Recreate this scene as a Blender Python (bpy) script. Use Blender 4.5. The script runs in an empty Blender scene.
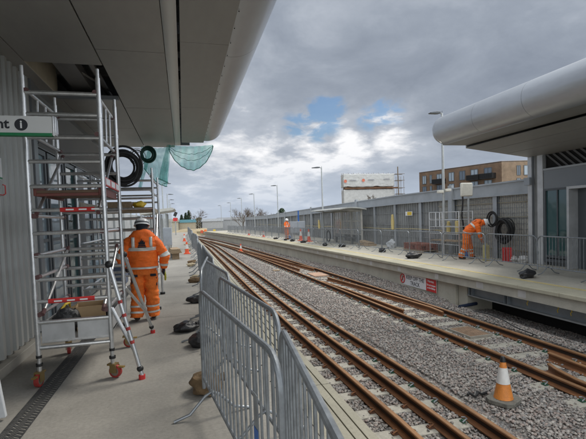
import bpy, bmesh, math, random
import numpy as np
from mathutils import Vector, Matrix, noise
random.seed(7); rng = np.random.default_rng(7)
sc = bpy.context.scene
COL = sc.collection
PI = math.pi
def R(a): return math.radians(a)
def V(*a): return Vector(a)

# ------------------------------------------------------------------ materials
MATS = {}
def hexc(h):
    h = h.lstrip('#'); o = []
    for i in (0, 2, 4):
        c = int(h[i:i+2], 16) / 255
        o.append(c / 12.92 if c <= .04045 else ((c + .055) / 1.055) ** 2.4)
    return tuple(o)
def mat(name, c, rough=.6, metal=0., var=.15, scale=3., bump=0., bscale=40., c2=None, stretch=(1, 1, 1), spec=.5, fine=0., fscale=60.):
    """principled surface with a two-scale noise in its colour, its roughness and (optionally) a bump"""
    if name in MATS: return MATS[name]
    if isinstance(c, str): c = hexc(c)
    if isinstance(c2, str): c2 = hexc(c2)
    m = bpy.data.materials.new(name); m.use_nodes = True
    nt = m.node_tree; N = nt.nodes; L = nt.links; b = N['Principled BSDF']
    tc = N.new('ShaderNodeTexCoord'); mp = N.new('ShaderNodeMapping'); mp.inputs['Scale'].default_value = stretch
    L.new(tc.outputs['Object'], mp.inputs['Vector'])
    n = N.new('ShaderNodeTexNoise'); n.inputs['Scale'].default_value = scale; n.inputs['Detail'].default_value = 8; n.inputs['Roughness'].default_value = .62
    L.new(mp.outputs[0], n.inputs['Vector'])
    rp = N.new('ShaderNodeValToRGB'); rp.color_ramp.elements[0].position = .3; rp.color_ramp.elements[1].position = .7
    a = tuple(max(0, x * (1 - var)) for x in c); d = c2 if c2 else tuple(min(1, x * (1 + var)) for x in c)
    rp.color_ramp.elements[0].color = (*a, 1); rp.color_ramp.elements[1].color = (*d, 1)
    L.new(n.outputs['Fac'], rp.inputs[0]); out = rp.outputs[0]
    if fine > 0:
        n2 = N.new('ShaderNodeTexNoise'); n2.inputs['Scale'].default_value = fscale; n2.inputs['Detail'].default_value = 4
        L.new(mp.outputs[0], n2.inputs['Vector'])
        mr = N.new('ShaderNodeMapRange'); mr.inputs[1].default_value = .3; mr.inputs[2].default_value = .7
        mr.inputs[3].default_value = 1 - fine; mr.inputs[4].default_value = 1 + fine
        L.new(n2.outputs['Fac'], mr.inputs[0])
        mx = N.new('ShaderNodeVectorMath'); mx.operation = 'SCALE'; L.new(out, mx.inputs[0]); L.new(mr.outputs[0], mx.inputs['Scale']); out = mx.outputs[0]
    L.new(out, b.inputs['Base Color'])
    mr = N.new('ShaderNodeMapRange'); mr.inputs[3].default_value = max(.03, rough - .1); mr.inputs[4].default_value = min(1, rough + .1)
    L.new(n.outputs['Fac'], mr.inputs[0]); L.new(mr.outputs[0], b.inputs['Roughness'])
    b.inputs['Metallic'].default_value = metal; b.inputs['Specular IOR Level'].default_value = spec
    if bump:
        n3 = N.new('ShaderNodeTexNoise'); n3.inputs['Scale'].default_value = bscale; n3.inputs['Detail'].default_value = 6
        L.new(mp.outputs[0], n3.inputs['Vector'])
        bp = N.new('ShaderNodeBump'); bp.inputs['Strength'].default_value = 1; bp.inputs['Distance'].default_value = bump
        L.new(n3.outputs['Fac'], bp.inputs['Height']); L.new(bp.outputs[0], b.inputs['Normal'])
    MATS[name] = m
    return m

GALV = mat('galvanised', (.27, .29, .31), .45, .6, .3, 9, .001, 60)
GALVD = mat('galvanised_dull', (.27, .29, .31), .55, .5, .3, 7)
ALU = mat('aluminium', (.62, .63, .64), .33, .85, .14, 12, fine=.06)
CONC = mat('platform_concrete', (.295, .28, .252), .85, 0, .2, .7, .002, 90, fine=.10, fscale=30)
COPE = mat('coping_concrete', (.32, .302, .24), .85, 0, .14, 1.4, .002, 70, fine=.08, fscale=40)
WALLC = mat('platform_wall_concrete', (.47, .445, .37), .85, 0, .15, 1.1, .002, 50, fine=.07, stretch=(1, 1, .5))
SLEEP = mat('sleeper_concrete', (.37, .35, .30), .9, 0, .22, 5, .003, 60, fine=.12, fscale=30)
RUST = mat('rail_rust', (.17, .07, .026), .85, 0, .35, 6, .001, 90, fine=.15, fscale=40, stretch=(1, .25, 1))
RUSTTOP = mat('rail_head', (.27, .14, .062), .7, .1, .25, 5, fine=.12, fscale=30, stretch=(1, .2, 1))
RUSTSHADE = mat('rail_web_rust_painted_shade', (.034, .017, .010), .9, 0, .35, 6, stretch=(1, .3, 1))  # web rust with the shade under the rail head painted in
RUSTL = mat('loose_rail_rust', (.20, .085, .035), .75, .1, .3, 6, fine=.15, stretch=(1, .25, 1))
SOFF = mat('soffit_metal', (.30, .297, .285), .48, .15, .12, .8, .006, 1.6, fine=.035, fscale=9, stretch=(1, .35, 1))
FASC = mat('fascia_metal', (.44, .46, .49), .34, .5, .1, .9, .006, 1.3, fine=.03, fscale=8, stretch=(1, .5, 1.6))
STRIPM = mat('soffit_strip', (.5, .51, .5), .35, .35, .06, 1)
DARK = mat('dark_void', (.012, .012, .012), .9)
BLACK = mat('black_plastic', (.015, .015, .016), .5, 0, .3, 20)
RUBB = mat('black_rubber', (.02, .02, .021), .7, 0, .3, 15, .003, 30)
BAGB = mat('black_bag', (.018, .018, .02), .42, 0, .4, 8, .008, 25)
BAGBR = mat('brown_hessian_bag', (.16, .105, .055), .9, 0, .35, 8, .006, 60)
BAGBE = mat('beige_bag', (.40, .33, .22), .9, 0, .3, 8, .006, 50)
HIVIS = mat('hivis_orange', (.93, .165, .018), .75, 0, .16, 5, .006, 26, fine=.08, fscale=35)
HIVISD = mat('hivis_orange_trousers', (.83, .18, .024), .78, 0, .24, 5, .006, 26, fine=.1, fscale=30)
REFL = mat('reflective_tape', (.62, .62, .58), .4, .15, .15, 12)
NAVY = mat('navy_cloth', (.012, .014, .022), .85)
SKIN = mat('skin', (.42, .21, .14), .55)
HELM = mat('helmet_white', (.8, .8, .8), .3, 0, .04)
BOOT = mat('boot_leather', (.03, .022, .018), .7)
RED = mat('red_paint', (.55, .03, .03), .45, 0, .15, 9)
YEL = mat('yellow_paint', (.72, .5, .05), .5, 0, .15, 9)
YLINE = mat('yellow_line', (.52, .43, .2), .8, 0, .2, 5, fine=.15)
FOAM = mat('yellow_foam', (.62, .5, .22), .8, 0, .15, 9)
CONEO = mat('cone_orange', (.62, .22, .045), .55, 0, .18, 14, fine=.1)
CONER = mat('cone_red', (.75, .10, .03), .5, 0, .12, 9)
SLEEVE = mat('cone_sleeve', (.68, .68, .66), .4, 0, .1, 16)
CONEB = mat('cone_base', (.16, .155, .135), .9, 0, .35, 12, fine=.2)
WHITE = mat('white_paint', (.78, .79, .8), .45, 0, .05)
CLAD = mat('grey_cladding', (.40, .41, .40), .45, .2, .06, 1.2, stretch=(1, 1, .2))
DGREY = mat('dark_grey_panel', (.10, .11, .12), .45, .2, .1, 2)
MGREY = mat('mid_grey_panel', (.21, .225, .24), .42, .3, .07, 1)
STEEL = mat('painted_grey_steel', (.37, .395, .42), .5, .2, .12, 2, fine=.04)
STEELG = mat('girder_grey_steel', (.23, .26, .285), .5, .2, .15, 2, fine=.06)
CABM = mat('cabinet_grey', (.33, .36, .40), .5, .1, .06)
PLANK = mat('scaffold_board', (.30, .22, .14), .85, 0, .3, 6, stretch=(4, .6, 4))
CARD = mat('cardboard', (.42, .29, .16), .85, 0, .1, 6)
BRICKP = mat('stacked_brick', (.22, .075, .05), .85, 0, .35, 9)
BLUE = mat('blue_plastic', (.02, .12, .42), .5)
GREEN = mat('green_clip', (.02, .085, .05), .6, 0, .3, 30)
HOSE = mat('green_hose', (.01, .06, .045), .5)
PIPE = mat('pale_post', (.42, .44, .44), .45, .5, .12, 6)
CANV = mat('white_canvas', (.72, .70, .62), .85, 0, .08, 8, .01, 14)
GREENS = mat('green_stripe', (.0, .18, .06), .45)
INK = mat('sign_ink', (.02, .022, .03), .5)
GRATE = mat('drain_iron', (.075, .075, .075), .65, .3, .35, 18, .004, 40)
BARK = mat('bark', (.09, .07, .05), .9)
TWIG = mat('bare_twigs', (.13, .10, .075), .9)
LEAFD = mat('dark_conifer_leaf', (.035, .062, .035), .85, 0, .4, 3)
LEAFO = mat('olive_leaf', (.12, .10, .05), .85, 0, .4, 3)

def pattern_mat(name, c1, c2, cm, sx, sy, mortar=.02, rough=.85, offset=.5, bump=.004, brick_w=.5, row=.25, rot=(0, 0, 0)):
    m = bpy.data.materials.new(name); m.use_nodes = True; nt = m.node_tree; N = nt.nodes; L = nt.links; b = N['Principled BSDF']
    tc = N.new('ShaderNodeTexCoord'); mp = N.new('ShaderNodeMapping'); mp.inputs['Rotation'].default_value = rot
    L.new(tc.outputs['Object'], mp.inputs['Vector'])
    br = N.new('ShaderNodeTexBrick'); br.offset = offset
    br.inputs['Color1'].default_value = (*c1, 1); br.inputs['Color2'].default_value = (*c2, 1); br.inputs['Mortar'].default_value = (*cm, 1)
    br.inputs['Scale'].default_value = sx; br.inputs['Mortar Size'].default_value = mortar; br.inputs['Brick Width'].default_value = brick_w; br.inputs['Row Height'].default_value = row
    L.new(mp.outputs[0], br.inputs['Vector'])
    n = N.new('ShaderNodeTexNoise'); n.inputs['Scale'].default_value = sy; n.inputs['Detail'].default_value = 8
    L.new(tc.outputs['Object'], n.inputs['Vector'])
    mr = N.new('ShaderNodeMapRange'); mr.inputs[1].default_value = .3; mr.inputs[2].default_value = .7; mr.inputs[3].default_value = .75; mr.inputs[4].default_value = 1.2
    L.new(n.outputs['Fac'], mr.inputs[0])
    mx = N.new('ShaderNodeVectorMath'); mx.operation = 'SCALE'; L.new(br.outputs[0], mx.inputs[0]); L.new(mr.outputs[0], mx.inputs['Scale'])
    L.new(mx.outputs[0], b.inputs['Base Color']); b.inputs['Roughness'].default_value = rough
    bp = N.new('ShaderNodeBump'); bp.inputs['Distance'].default_value = bump; bp.invert = True
    L.new(br.outputs['Fac'], bp.inputs['Height']); L.new(bp.outputs[0], b.inputs['Normal'])
    MATS[name] = m
    return m
BRICKW = pattern_mat('brown_brick', (.155, .088, .05), (.20, .115, .065), (.17, .14, .11), 2.2, .6, .03, rot=(R(90), 0, 0))
BRICKL = pattern_mat('buff_brick', (.27, .18, .11), (.33, .22, .14), (.26, .22, .17), 2.2, .6, .03, rot=(R(90), 0, 0))
WRAPM = mat('white_sheeting', (.56, .56, .545), .6, 0, .05, .5, .1, 1.2, fine=.06, fscale=2)

def island_mat(name, stops, rough=.9, bump=0.):
    m = bpy.data.materials.new(name); m.use_nodes = True; nt = m.node_tree; N = nt.nodes; L = nt.links; b = N['Principled BSDF']
    g = N.new('ShaderNodeNewGeometry'); rp = N.new('ShaderNodeValToRGB'); rp.color_ramp.interpolation = 'CONSTANT'
    els = rp.color_ramp.elements
    while len(els) < len(stops): els.new(.5)
    for i, c in enumerate(stops): els[i].position = i / len(stops); els[i].color = (*c, 1)
    L.new(g.outputs['Random Per Island'], rp.inputs[0])
    n = N.new('ShaderNodeTexNoise'); n.inputs['Scale'].default_value = 60
    tc = N.new('ShaderNodeTexCoord'); L.new(tc.outputs['Object'], n.inputs['Vector'])
    mr = N.new('ShaderNodeMapRange'); mr.inputs[3].default_value = .7; mr.inputs[4].default_value = 1.3; L.new(n.outputs['Fac'], mr.inputs[0])
    mx = N.new('ShaderNodeVectorMath'); mx.operation = 'SCALE'; L.new(rp.outputs[0], mx.inputs[0]); L.new(mr.outputs[0], mx.inputs['Scale'])
    L.new(mx.outputs[0], b.inputs['Base Color']); b.inputs['Roughness'].default_value = rough
    MATS[name] = m
    return m
STONES = [tuple(c * k for c, k in zip(q, (1.32, 1.26, 1.23))) for q in ((.215, .205, .19), (.17, .165, .16), (.255, .245, .23), (.225, .19, .175), (.15, .15, .148), (.285, .275, .26), (.20, .183, .17), (.24, .205, .188), (.185, .187, .188), (.31, .30, .28))]
STONEM = island_mat('ballast_stone', STONES)
def ballast_ground():
    m = bpy.data.materials.new('ballast_bed'); m.use_nodes = True; nt = m.node_tree; N = nt.nodes; L = nt.links; b = N['Principled BSDF']
    tc = N.new('ShaderNodeTexCoord'); v = N.new('ShaderNodeTexVoronoi'); v.inputs['Scale'].default_value = 26
    L.new(tc.outputs['Object'], v.inputs['Vector'])
    sp = N.new('ShaderNodeSeparateColor'); L.new(v.outputs['Color'], sp.inputs[0])
    rp = N.new('ShaderNodeValToRGB'); rp.color_ramp.interpolation = 'CONSTANT'; els = rp.color_ramp.elements
    while len(els) < len(STONES): els.new(.5)
    for i, c in enumerate(STONES): els[i].position = i / len(STONES); els[i].color = (*[x * .88 for x in c], 1)
    L.new(sp.outputs[0], rp.inputs[0])
    n = N.new('ShaderNodeTexNoise'); n.inputs['Scale'].default_value = .8; n.inputs['Detail'].default_value = 5; L.new(tc.outputs['Object'], n.inputs['Vector'])
    mr = N.new('ShaderNodeMapRange'); mr.inputs[1].default_value = .3; mr.inputs[2].default_value = .7; mr.inputs[3].default_value = .85; mr.inputs[4].default_value = 1.15; L.new(n.outputs['Fac'], mr.inputs[0])
    mx = N.new('ShaderNodeVectorMath'); mx.operation = 'SCALE'; L.new(rp.outputs[0], mx.inputs[0]); L.new(mr.outputs[0], mx.inputs['Scale'])
    L.new(mx.outputs[0], b.inputs['Base Color']); b.inputs['Roughness'].default_value = .95
    bp = N.new('ShaderNodeBump'); bp.inputs['Distance'].default_value = .05; bp.invert = True; L.new(v.outputs['Distance'], bp.inputs['Height']); L.new(bp.outputs[0], b.inputs['Normal'])
    return m
BALL = ballast_ground()
def glass_mat(name, tint, rough=.06, alpha=None):
    m = bpy.data.materials.new(name); m.use_nodes = True; nt = m.node_tree; N = nt.nodes; L = nt.links; b = N['Principled BSDF']
    b.inputs['Base Color'].default_value = (*tint, 1); b.inputs['Roughness'].default_value = rough; b.inputs['Specular IOR Level'].default_value = .9
    n = N.new('ShaderNodeTexNoise'); n.inputs['Scale'].default_value = 1.5; tc = N.new('ShaderNodeTexCoord'); L.new(tc.outputs['Object'], n.inputs['Vector'])
    bp = N.new('ShaderNodeBump'); bp.inputs['Distance'].default_value = .01; L.new(n.outputs['Fac'], bp.inputs['Height']); L.new(bp.outputs[0], b.inputs['Normal'])
    if alpha is not None: b.inputs['Alpha'].default_value = alpha
    MATS[name] = m
    return m
GLASSD = glass_mat('dark_teal_glass', (.03, .095, .10))
GLASSB = glass_mat('glass_painted_reflection', (.20, .26, .30), .08)  # bright blue reflections painted into the pane colour
GLASSW = glass_mat('window_glass', (.10, .13, .17), .08)
GLASSL = glass_mat('window_glass_painted_reflection', (.30, .36, .42), .1)  # pale panes: curtains and bright sky reflections painted into the base colour
GLASSC = glass_mat('clear_glass', (.5, .53, .53), .1, .3)
def net_mat():
    m = bpy.data.materials.new('debris_net'); m.use_nodes = True; nt = m.node_tree; N = nt.nodes; L = nt.links; N.clear()
    o = N.new('ShaderNodeOutputMaterial'); d = N.new('ShaderNodeBsdfDiffuse'); t = N.new('ShaderNodeBsdfTranslucent'); tr = N.new('ShaderNodeBsdfTransparent'); tr.inputs[0].default_value = (.78, .95, .93, 1)
    d.inputs[0].default_value = (.06, .36, .31, 1); t.inputs[0].default_value = (.12, .55, .48, 1)
    a = N.new('ShaderNodeMixShader'); a.inputs[0].default_value = .5; L.new(d.outputs[0], a.inputs[1]); L.new(t.outputs[0], a.inputs[2])
    n = N.new('ShaderNodeTexNoise'); n.inputs['Scale'].default_value = 5; tc = N.new('ShaderNodeTexCoord'); L.new(tc.outputs['Object'], n.inputs['Vector'])
    mr = N.new('ShaderNodeMapRange'); mr.inputs[1].default_value = .3; mr.inputs[2].default_value = .7; mr.inputs[3].default_value = .3; mr.inputs[4].default_value = .56
    b = N.new('ShaderNodeMixShader'); L.new(n.outputs['Fac'], mr.inputs[0]); L.new(mr.outputs[0], b.inputs[0]); L.new(tr.outputs[0], b.inputs[1]); L.new(a.outputs[0], b.inputs[2]); L.new(b.outputs[0], o.inputs[0])
    return m
NETM = net_mat()

# ------------------------------------------------------------------ mesh helpers
class MB:
    def __init__(s): s.v = []; s.f = []; s.m = []; s.cur = 0
    def add(s, vs, fs):
        o = len(s.v); s.v += [tuple(p) for p in vs]; s.f += [tuple(i + o for i in f) for f in fs]; s.m += [s.cur] * len(fs); return s
    def box(s, a, b):
        x0, y0, z0 = a; x1, y1, z1 = b
        return s.add([(x0, y0, z0), (x1, y0, z0), (x1, y1, z0), (x0, y1, z0), (x0, y0, z1), (x1, y0, z1), (x1, y1, z1), (x0, y1, z1)],
                     [(0, 3, 2, 1), (4, 5, 6, 7), (0, 1, 5, 4), (1, 2, 6, 5), (2, 3, 7, 6), (3, 0, 4, 7)])
    def obox(s, c, d, rz=0., rx=0., ry=0.):
        M = Matrix.Translation(c) @ Matrix.Rotation(rz, 4, 'Z') @ Matrix.Rotation(rx, 4, 'X') @ Matrix.Rotation(ry, 4, 'Y')
        h = [x / 2 for x in d]
        t = MB().box((-h[0], -h[1], -h[2]), (h[0], h[1], h[2]))
        return s.add([M @ Vector(p) for p in t.v], t.f)
    def tube(s, pts, r, n=8, closed=False, caps=True):
        pts = [Vector(p) for p in pts]; k = len(pts); rr = r if isinstance(r, (list, tuple)) else [r] * k
        vs = []; fs = []; up = None
        for i, p in enumerate(pts):
            if closed: t = pts[(i + 1) % k] - pts[i - 1]
            else: t = pts[min(i + 1, k - 1)] - pts[max(i - 1, 0)]
            t.normalize()
            if up is None: up = Vector((0, 0, 1)) if abs(t.z) < .9 else Vector((1, 0, 0))
            a = t.cross(up)
            if a.length < 1e-4: a = t.orthogonal()
            a.normalize(); b = a.cross(t); up = b
            for j in range(n):
                an = 2 * PI * j / n
                vs.append(p + a * (math.cos(an) * rr[i]) + b * (math.sin(an) * rr[i]))
        m = k if closed else k - 1
        for i in range(m):
            for j in range(n):
                i2 = (i + 1) % k
                fs.append((i * n + j, i2 * n + j, i2 * n + (j + 1) % n, i * n + (j + 1) % n))
        if caps and not closed:
            fs.append(tuple(range(n))); fs.append(tuple((k - 1) * n + j for j in reversed(range(n))))
        return s.add(vs, fs)
    def lathe(s, prof, c=(0, 0, 0), n=20, axis='z', a0=0, a1=2 * PI):
        full = abs(a1 - a0 - 2 * PI) < 1e-6; vs = []; fs = []; m = n if full else n + 1
        for (r, h) in prof:
            for j in range(m):
                a = a0 + (a1 - a0) * j / n
                p = (r * math.cos(a), r * math.sin(a), h)
                if axis == 'y': p = (p[0], p[2], p[1])
                if axis == 'x': p = (p[2], p[0], p[1])
                vs.append((p[0] + c[0], p[1] + c[1], p[2] + c[2]))
        for i in range(len(prof) - 1):
            for j in range(n):
                k = (j + 1) % m
                fs.append((i * m + j, i * m + k, (i + 1) * m + k, (i + 1) * m + j))
        return s.add(vs, fs)
    def prism(s, poly, axis, lo, hi):
        n = len(poly)
        def q(p, h): return {'x': (h, p[0], p[1]), 'y': (p[0], h, p[1]), 'z': (p[0], p[1], h)}[axis]
        vs = [q(p, lo) for p in poly] + [q(p, hi) for p in poly]
        fs = [tuple(range(n))[::-1], tuple(range(n, 2 * n))] + [(i, (i + 1) % n, n + (i + 1) % n, n + i) for i in range(n)]
        return s.add(vs, fs)
    def sweep(s, prof, path):
        """profile (x,z) carried along a path that runs mostly in y"""
        n = len(prof); vs = []; fs = []
        for p in path:
            for q in prof: vs.append((p[0] + q[0], p[1], p[2] + q[1]))
        for i in range(len(path) - 1):
            for j in range(n): fs.append((i * n + j, i * n + (j + 1) % n, (i + 1) * n + (j + 1) % n, (i + 1) * n + j))
        fs.append(tuple(range(n))[::-1]); k = (len(path) - 1) * n; fs.append(tuple(k + j for j in range(n)))
        return s.add(vs, fs)
    def ball(s, c, r, nu=14, nv=9, jit=0., seed=0):
        if jit: nu, nv = max(nu, 26), max(nv, 16)
        rx, ry, rz = r if isinstance(r, (tuple, list)) else (r, r, r); vs = []; fs = []
        for i in range(nv + 1):
            th = PI * i / nv
            for j in range(nu):
                ph = 2 * PI * j / nu
                d = Vector((math.sin(th) * math.cos(ph), math.sin(th) * math.sin(ph), math.cos(th)))
                k = 1 + (jit * noise.noise(d * 1.7 + Vector((seed * 3.1, seed, 0))) if jit else 0)
                vs.append((c[0] + d.x * rx * k, c[1] + d.y * ry * k, c[2] + d.z * rz * k))
        for i in range(nv):
            for j in range(nu): fs.append((i * nu + j, (i + 1) * nu + j, (i + 1) * nu + (j + 1) % nu, i * nu + (j + 1) % nu))
        return s.add(vs, fs)
    def build(s, name, m, parent=None, smooth=True, bevel=0., loc=None):
        me = bpy.data.meshes.new(name); me.from_pydata(s.v, [], s.f); me.validate()
        bm = bmesh.new(); bm.from_mesh(me); bmesh.ops.recalc_face_normals(bm, faces=bm.faces); bm.to_mesh(me); bm.free()
        ms = m if isinstance(m, (list, tuple)) else [m]
        for q in ms: me.materials.append(q)
        if len(ms) > 1 and len(me.polygons) == len(s.m): me.polygons.foreach_set('material_index', s.m)
        if smooth:
            me.polygons.foreach_set('use_smooth', [True] * len(me.polygons)); me.set_sharp_from_angle(angle=R(35))
        o = bpy.data.objects.new(name, me); COL.objects.link(o)
        if loc is not None: o.location = loc
        if parent is not None: o.parent = parent
        if bevel:
            b = o.modifiers.new('edge', 'BEVEL'); b.width = bevel; b.segments = 2; b.limit_method = 'ANGLE'; b.angle_limit = R(40)
        return o
def tag(o, label=None, cat=None, group=None, kind=None):
    if label: o['label'] = label
    if cat: o['category'] = cat
    if group: o['group'] = group
    if kind: o['kind'] = kind
    return o
def thing(name, label, cat, loc=(0, 0, 0), rz=0., group=None):
    o = bpy.data.objects.new(name, None); COL.objects.link(o); o.location = loc; o.rotation_euler.z = rz
    o.empty_display_size = .1
    return tag(o, label, cat, group)
KIDS = {}
def copy_tree(o, parent=None):
    c = o.copy(); COL.objects.link(c)
    if parent is not None: c.parent = parent
    for ch in list(o.children): copy_tree(ch, c)
    return c
def dup(o, loc, rz, label, group=None):
    c = copy_tree(o); c.location = loc; c.rotation_euler.z = rz; c['label'] = label
    if group: c['group'] = group
    return c
ORD = 'first second third fourth fifth sixth seventh eighth ninth tenth eleventh twelfth thirteenth fourteenth fifteenth sixteenth seventeenth eighteenth nineteenth twentieth'.split() + ['twenty-' + w for w in 'first second third fourth fifth sixth seventh eighth ninth'.split()]
def text(body, size, m, parent, loc, rot, name='lettering', align='CENTER', ext=.0015, space=1., w=1., off=.002):
    cu = bpy.data.curves.new(name, 'FONT'); cu.body = body; cu.size = size; cu.extrude = ext; cu.align_x = align; cu.align_y = 'CENTER'; cu.space_character = space
    cu.offset = off
    tmp = bpy.data.objects.new(name, cu); COL.objects.link(tmp); bpy.context.view_layer.update()
    me = bpy.data.meshes.new_from_object(tmp.evaluated_get(bpy.context.evaluated_depsgraph_get())); bpy.data.objects.remove(tmp); bpy.data.curves.remove(cu)
    me.name = name; me.materials.clear(); me.materials.append(m)
    o = bpy.data.objects.new(name, me); COL.objects.link(o)
    o.parent = parent; o.location = loc; o.rotation_euler = rot; o.scale = (w, 1, 1)
    return o
def lin(a, b, n): return [a + (b - a) * i / (n - 1) for i in range(n)]

# ------------------------------------------------------------------ camera
E_ = 1.75; ROLL = R(2.0); PITCH = R(2.5); YAW = R(14.3593)
f = Vector((math.sin(YAW) * math.cos(PITCH), math.cos(YAW) * math.cos(PITCH), -math.sin(PITCH)))
r0 = Vector((math.cos(YAW), -math.sin(YAW), 0)); u0 = r0.cross(f)
r_ = math.cos(ROLL) * r0 - math.sin(ROLL) * u0; u_ = math.sin(ROLL) * r0 + math.cos(ROLL) * u0
cam = bpy.data.cameras.new('camera'); co = bpy.data.objects.new('camera', cam); COL.objects.link(co)
M = Matrix((r_, u_, -f)).transposed().to_4x4(); M.translation = (0, 0, E_); co.matrix_world = M
cam.sensor_fit = 'HORIZONTAL'; cam.sensor_width = 36; cam.lens = 427 / 586 * 36; cam.shift_y = 17.313 / 586; cam.clip_start = .05; cam.clip_end = 3000
sc.camera = co

# ------------------------------------------------------------------ sky and light
SUN_EL, SUN_AZ = R(48), R(62)      # to the right of the view, veiled by cloud
w = bpy.data.worlds.new('World'); sc.world = w; w.use_nodes = True
nt = w.node_tree; N = nt.nodes; L = nt.links; N.clear()
out = N.new('ShaderNodeOutputWorld'); mixs = N.new('ShaderNodeMixShader')
sky = N.new('ShaderNodeTexSky'); sky.sky_type = 'NISHITA'; sky.sun_disc = False; sky.sun_elevation = SUN_EL; sky.sun_rotation = SUN_AZ
bg1 = N.new('ShaderNodeBackground'); bg1.inputs[1].default_value = .06; hs = N.new('ShaderNodeHueSaturation'); hs.inputs['Saturation'].default_value = 1.35; L.new(sky.outputs[0], hs.inputs['Color']); L.new(hs.outputs[0], bg1.inputs[0])
bg2 = N.new('ShaderNodeBackground'); bg2.inputs[1].default_value = 1.0
tc = N.new('ShaderNodeTexCoord'); sep = N.new('ShaderNodeSeparateXYZ')
nrm = N.new('ShaderNodeVectorMath'); nrm.operation = 'NORMALIZE'; L.new(tc.outputs['Generated'], nrm.inputs[0]); L.new(nrm.outputs[0], sep.inputs[0])
def math_(op, a, b=None, clamp=False):
    n = N.new('ShaderNodeMath'); n.operation = op; n.use_clamp = clamp
    for i, q in enumerate((a, b)):
        if q is None: continue
        if isinstance(q, (int, float)): n.inputs[i].default_value = q
        else: L.new(q, n.inputs[i])
    return n.outputs[0]
zc = math_('MAXIMUM', sep.outputs[2], 0.0); zd = math_('ADD', zc, .27)
comb = N.new('ShaderNodeCombineXYZ'); L.new(math_('DIVIDE', sep.outputs[0], zd), comb.inputs[0]); L.new(math_('DIVIDE', sep.outputs[1], zd), comb.inputs[1])
def noise_(scale, detail, rough, dist, off=(0, 0, 0)):
    mp = N.new('ShaderNodeMapping'); mp.inputs['Location'].default_value = off; L.new(comb.outputs[0], mp.inputs['Vector'])
    n = N.new('ShaderNodeTexNoise'); n.inputs['Scale'].default_value = scale; n.inputs['Detail'].default_value = detail; n.inputs['Roughness'].default_value = rough; n.inputs['Distortion'].default_value = dist
    L.new(mp.outputs[0], n.inputs['Vector']); return n.outputs['Fac']
n1 = noise_(1.15, 9, .56, .25, (3.1, 1.7, .4)); n2 = noise_(3.3, 9, .6, .3, (1.2, 7.3, 2.))
def dirgauss(d, k):
    d = Vector(d).normalized(); dt = N.new('ShaderNodeVectorMath'); dt.operation = 'DOT_PRODUCT'; L.new(nrm.outputs[0], dt.inputs[0]); dt.inputs[1].default_value = d
    return math_('POWER', math_('MAXIMUM', dt.outputs['Value'], 0), k)
def dirpix(px, py): return f + r_ * ((px - 293) / 427) - u_ * ((py - 236.81) / 427)
# broken cloud deck: grey-violet overhead, white cumulus tops lower down, small gaps of blue
wx = noise_(2.2, 6, .6, .0, (9, 4, 2)); big = noise_(.62, 5, .5, .6, (2.6, .35, .2))
cl = math_('ADD', math_('MULTIPLY', big, .40), math_('ADD', math_('MULTIPLY', n1, .44), math_('MULTIPLY', n2, .34)))
openw = None
for (px, py, k, a) in ((388, 132, 420, 1.), (352, 146, 300, .9), (312, 152, 260, .8), (275, 170, 160, .75), (240, 150, 120, .4), (225, 75, 60, .25), (290, 5, 110, .5), (200, 190, 60, .3)):
    g_ = math_('MULTIPLY', dirgauss(dirpix(px, py), k), a); openw = g_ if openw is None else math_('MAXIMUM', openw, g_)
openw = math_('MULTIPLY', openw, math_('ADD', math_('MULTIPLY', noise_(3.6, 8, .55, .25, (2, 5, 1)), 2.4), -.5))
cl = math_('ADD', math_('ADD', cl, -.09), math_('MULTIPLY', openw, .29))
for (px, py, k, a) in ((440, 75, 45, -.06), (340, 80, 110, -.035), (520, 40, 60, -.02)): cl = math_('ADD', cl, math_('MULTIPLY', dirgauss(dirpix(px, py), k), a))
cr = N.new('ShaderNodeValToRGB'); el = cr.color_ramp.elements
el[0].position = .30; el[0].color = (.15, .175, .22, 1); el[1].position = .66; el[1].color = (.70, .70, .71, 1)
e = el.new(.46); e.color = (.235, .265, .315, 1); e = el.new(.57); e.color = (.335, .365, .415, 1)
L.new(cl, cr.inputs[0])
hz = N.new('ShaderNodeMapRange'); hz.inputs[1].default_value = .0; hz.inputs[2].default_value = .17; hz.inputs[3].default_value = 1; hz.inputs[4].default_value = 0; hz.interpolation_type = 'SMOOTHSTEP'
L.new(sep.outputs[2], hz.inputs[0])
mixh = N.new('ShaderNodeMix'); mixh.data_type = 'RGBA'; L.new(math_('MULTIPLY', hz.outputs[0], .8), mixh.inputs[0]); L.new(cr.outputs[0], mixh.inputs[6]); mixh.inputs[7].default_value = (.37, .425, .51, 1)
# added fill light: sky brightened overhead, behind the camera and off to the right
zen = N.new('ShaderNodeMapRange'); zen.inputs[1].default_value = .5; zen.inputs[2].default_value = .95; zen.inputs[3].default_value = 0; zen.inputs[4].default_value = 1; zen.interpolation_type = 'SMOOTHSTEP'; L.new(sep.outputs[2], zen.inputs[0])
back = N.new('ShaderNodeMapRange'); back.inputs[1].default_value = .1; back.inputs[2].default_value = -.8; back.inputs[3].default_value = 0; back.inputs[4].default_value = 1; back.interpolation_type = 'SMOOTHSTEP'; L.new(sep.outputs[1], back.inputs[0])
right = N.new('ShaderNodeMapRange'); right.inputs[1].default_value = .72; right.inputs[2].default_value = 1.; right.inputs[3].default_value = 0; right.inputs[4].default_value = 1; L.new(sep.outputs[0], right.inputs[0])
warm = N.new('ShaderNodeMix'); warm.data_type = 'RGBA'; warm.blend_type = 'MULTIPLY'; warm.inputs[7].default_value = (1.05, 1., .9, 1)
L.new(math_('MAXIMUM', zen.outputs[0], math_('MAXIMUM', back.outputs[0], right.outputs[0])), warm.inputs[0]); L.new(mixh.outputs[2], warm.inputs[6])
L.new(math_('ADD', math_('ADD', 1.0, math_('MULTIPLY', zen.outputs[0], 1.7)), math_('ADD', math_('MULTIPLY', back.outputs[0], 2.1), math_('MULTIPLY', right.outputs[0], 4.0))), bg2.inputs[1])
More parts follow.
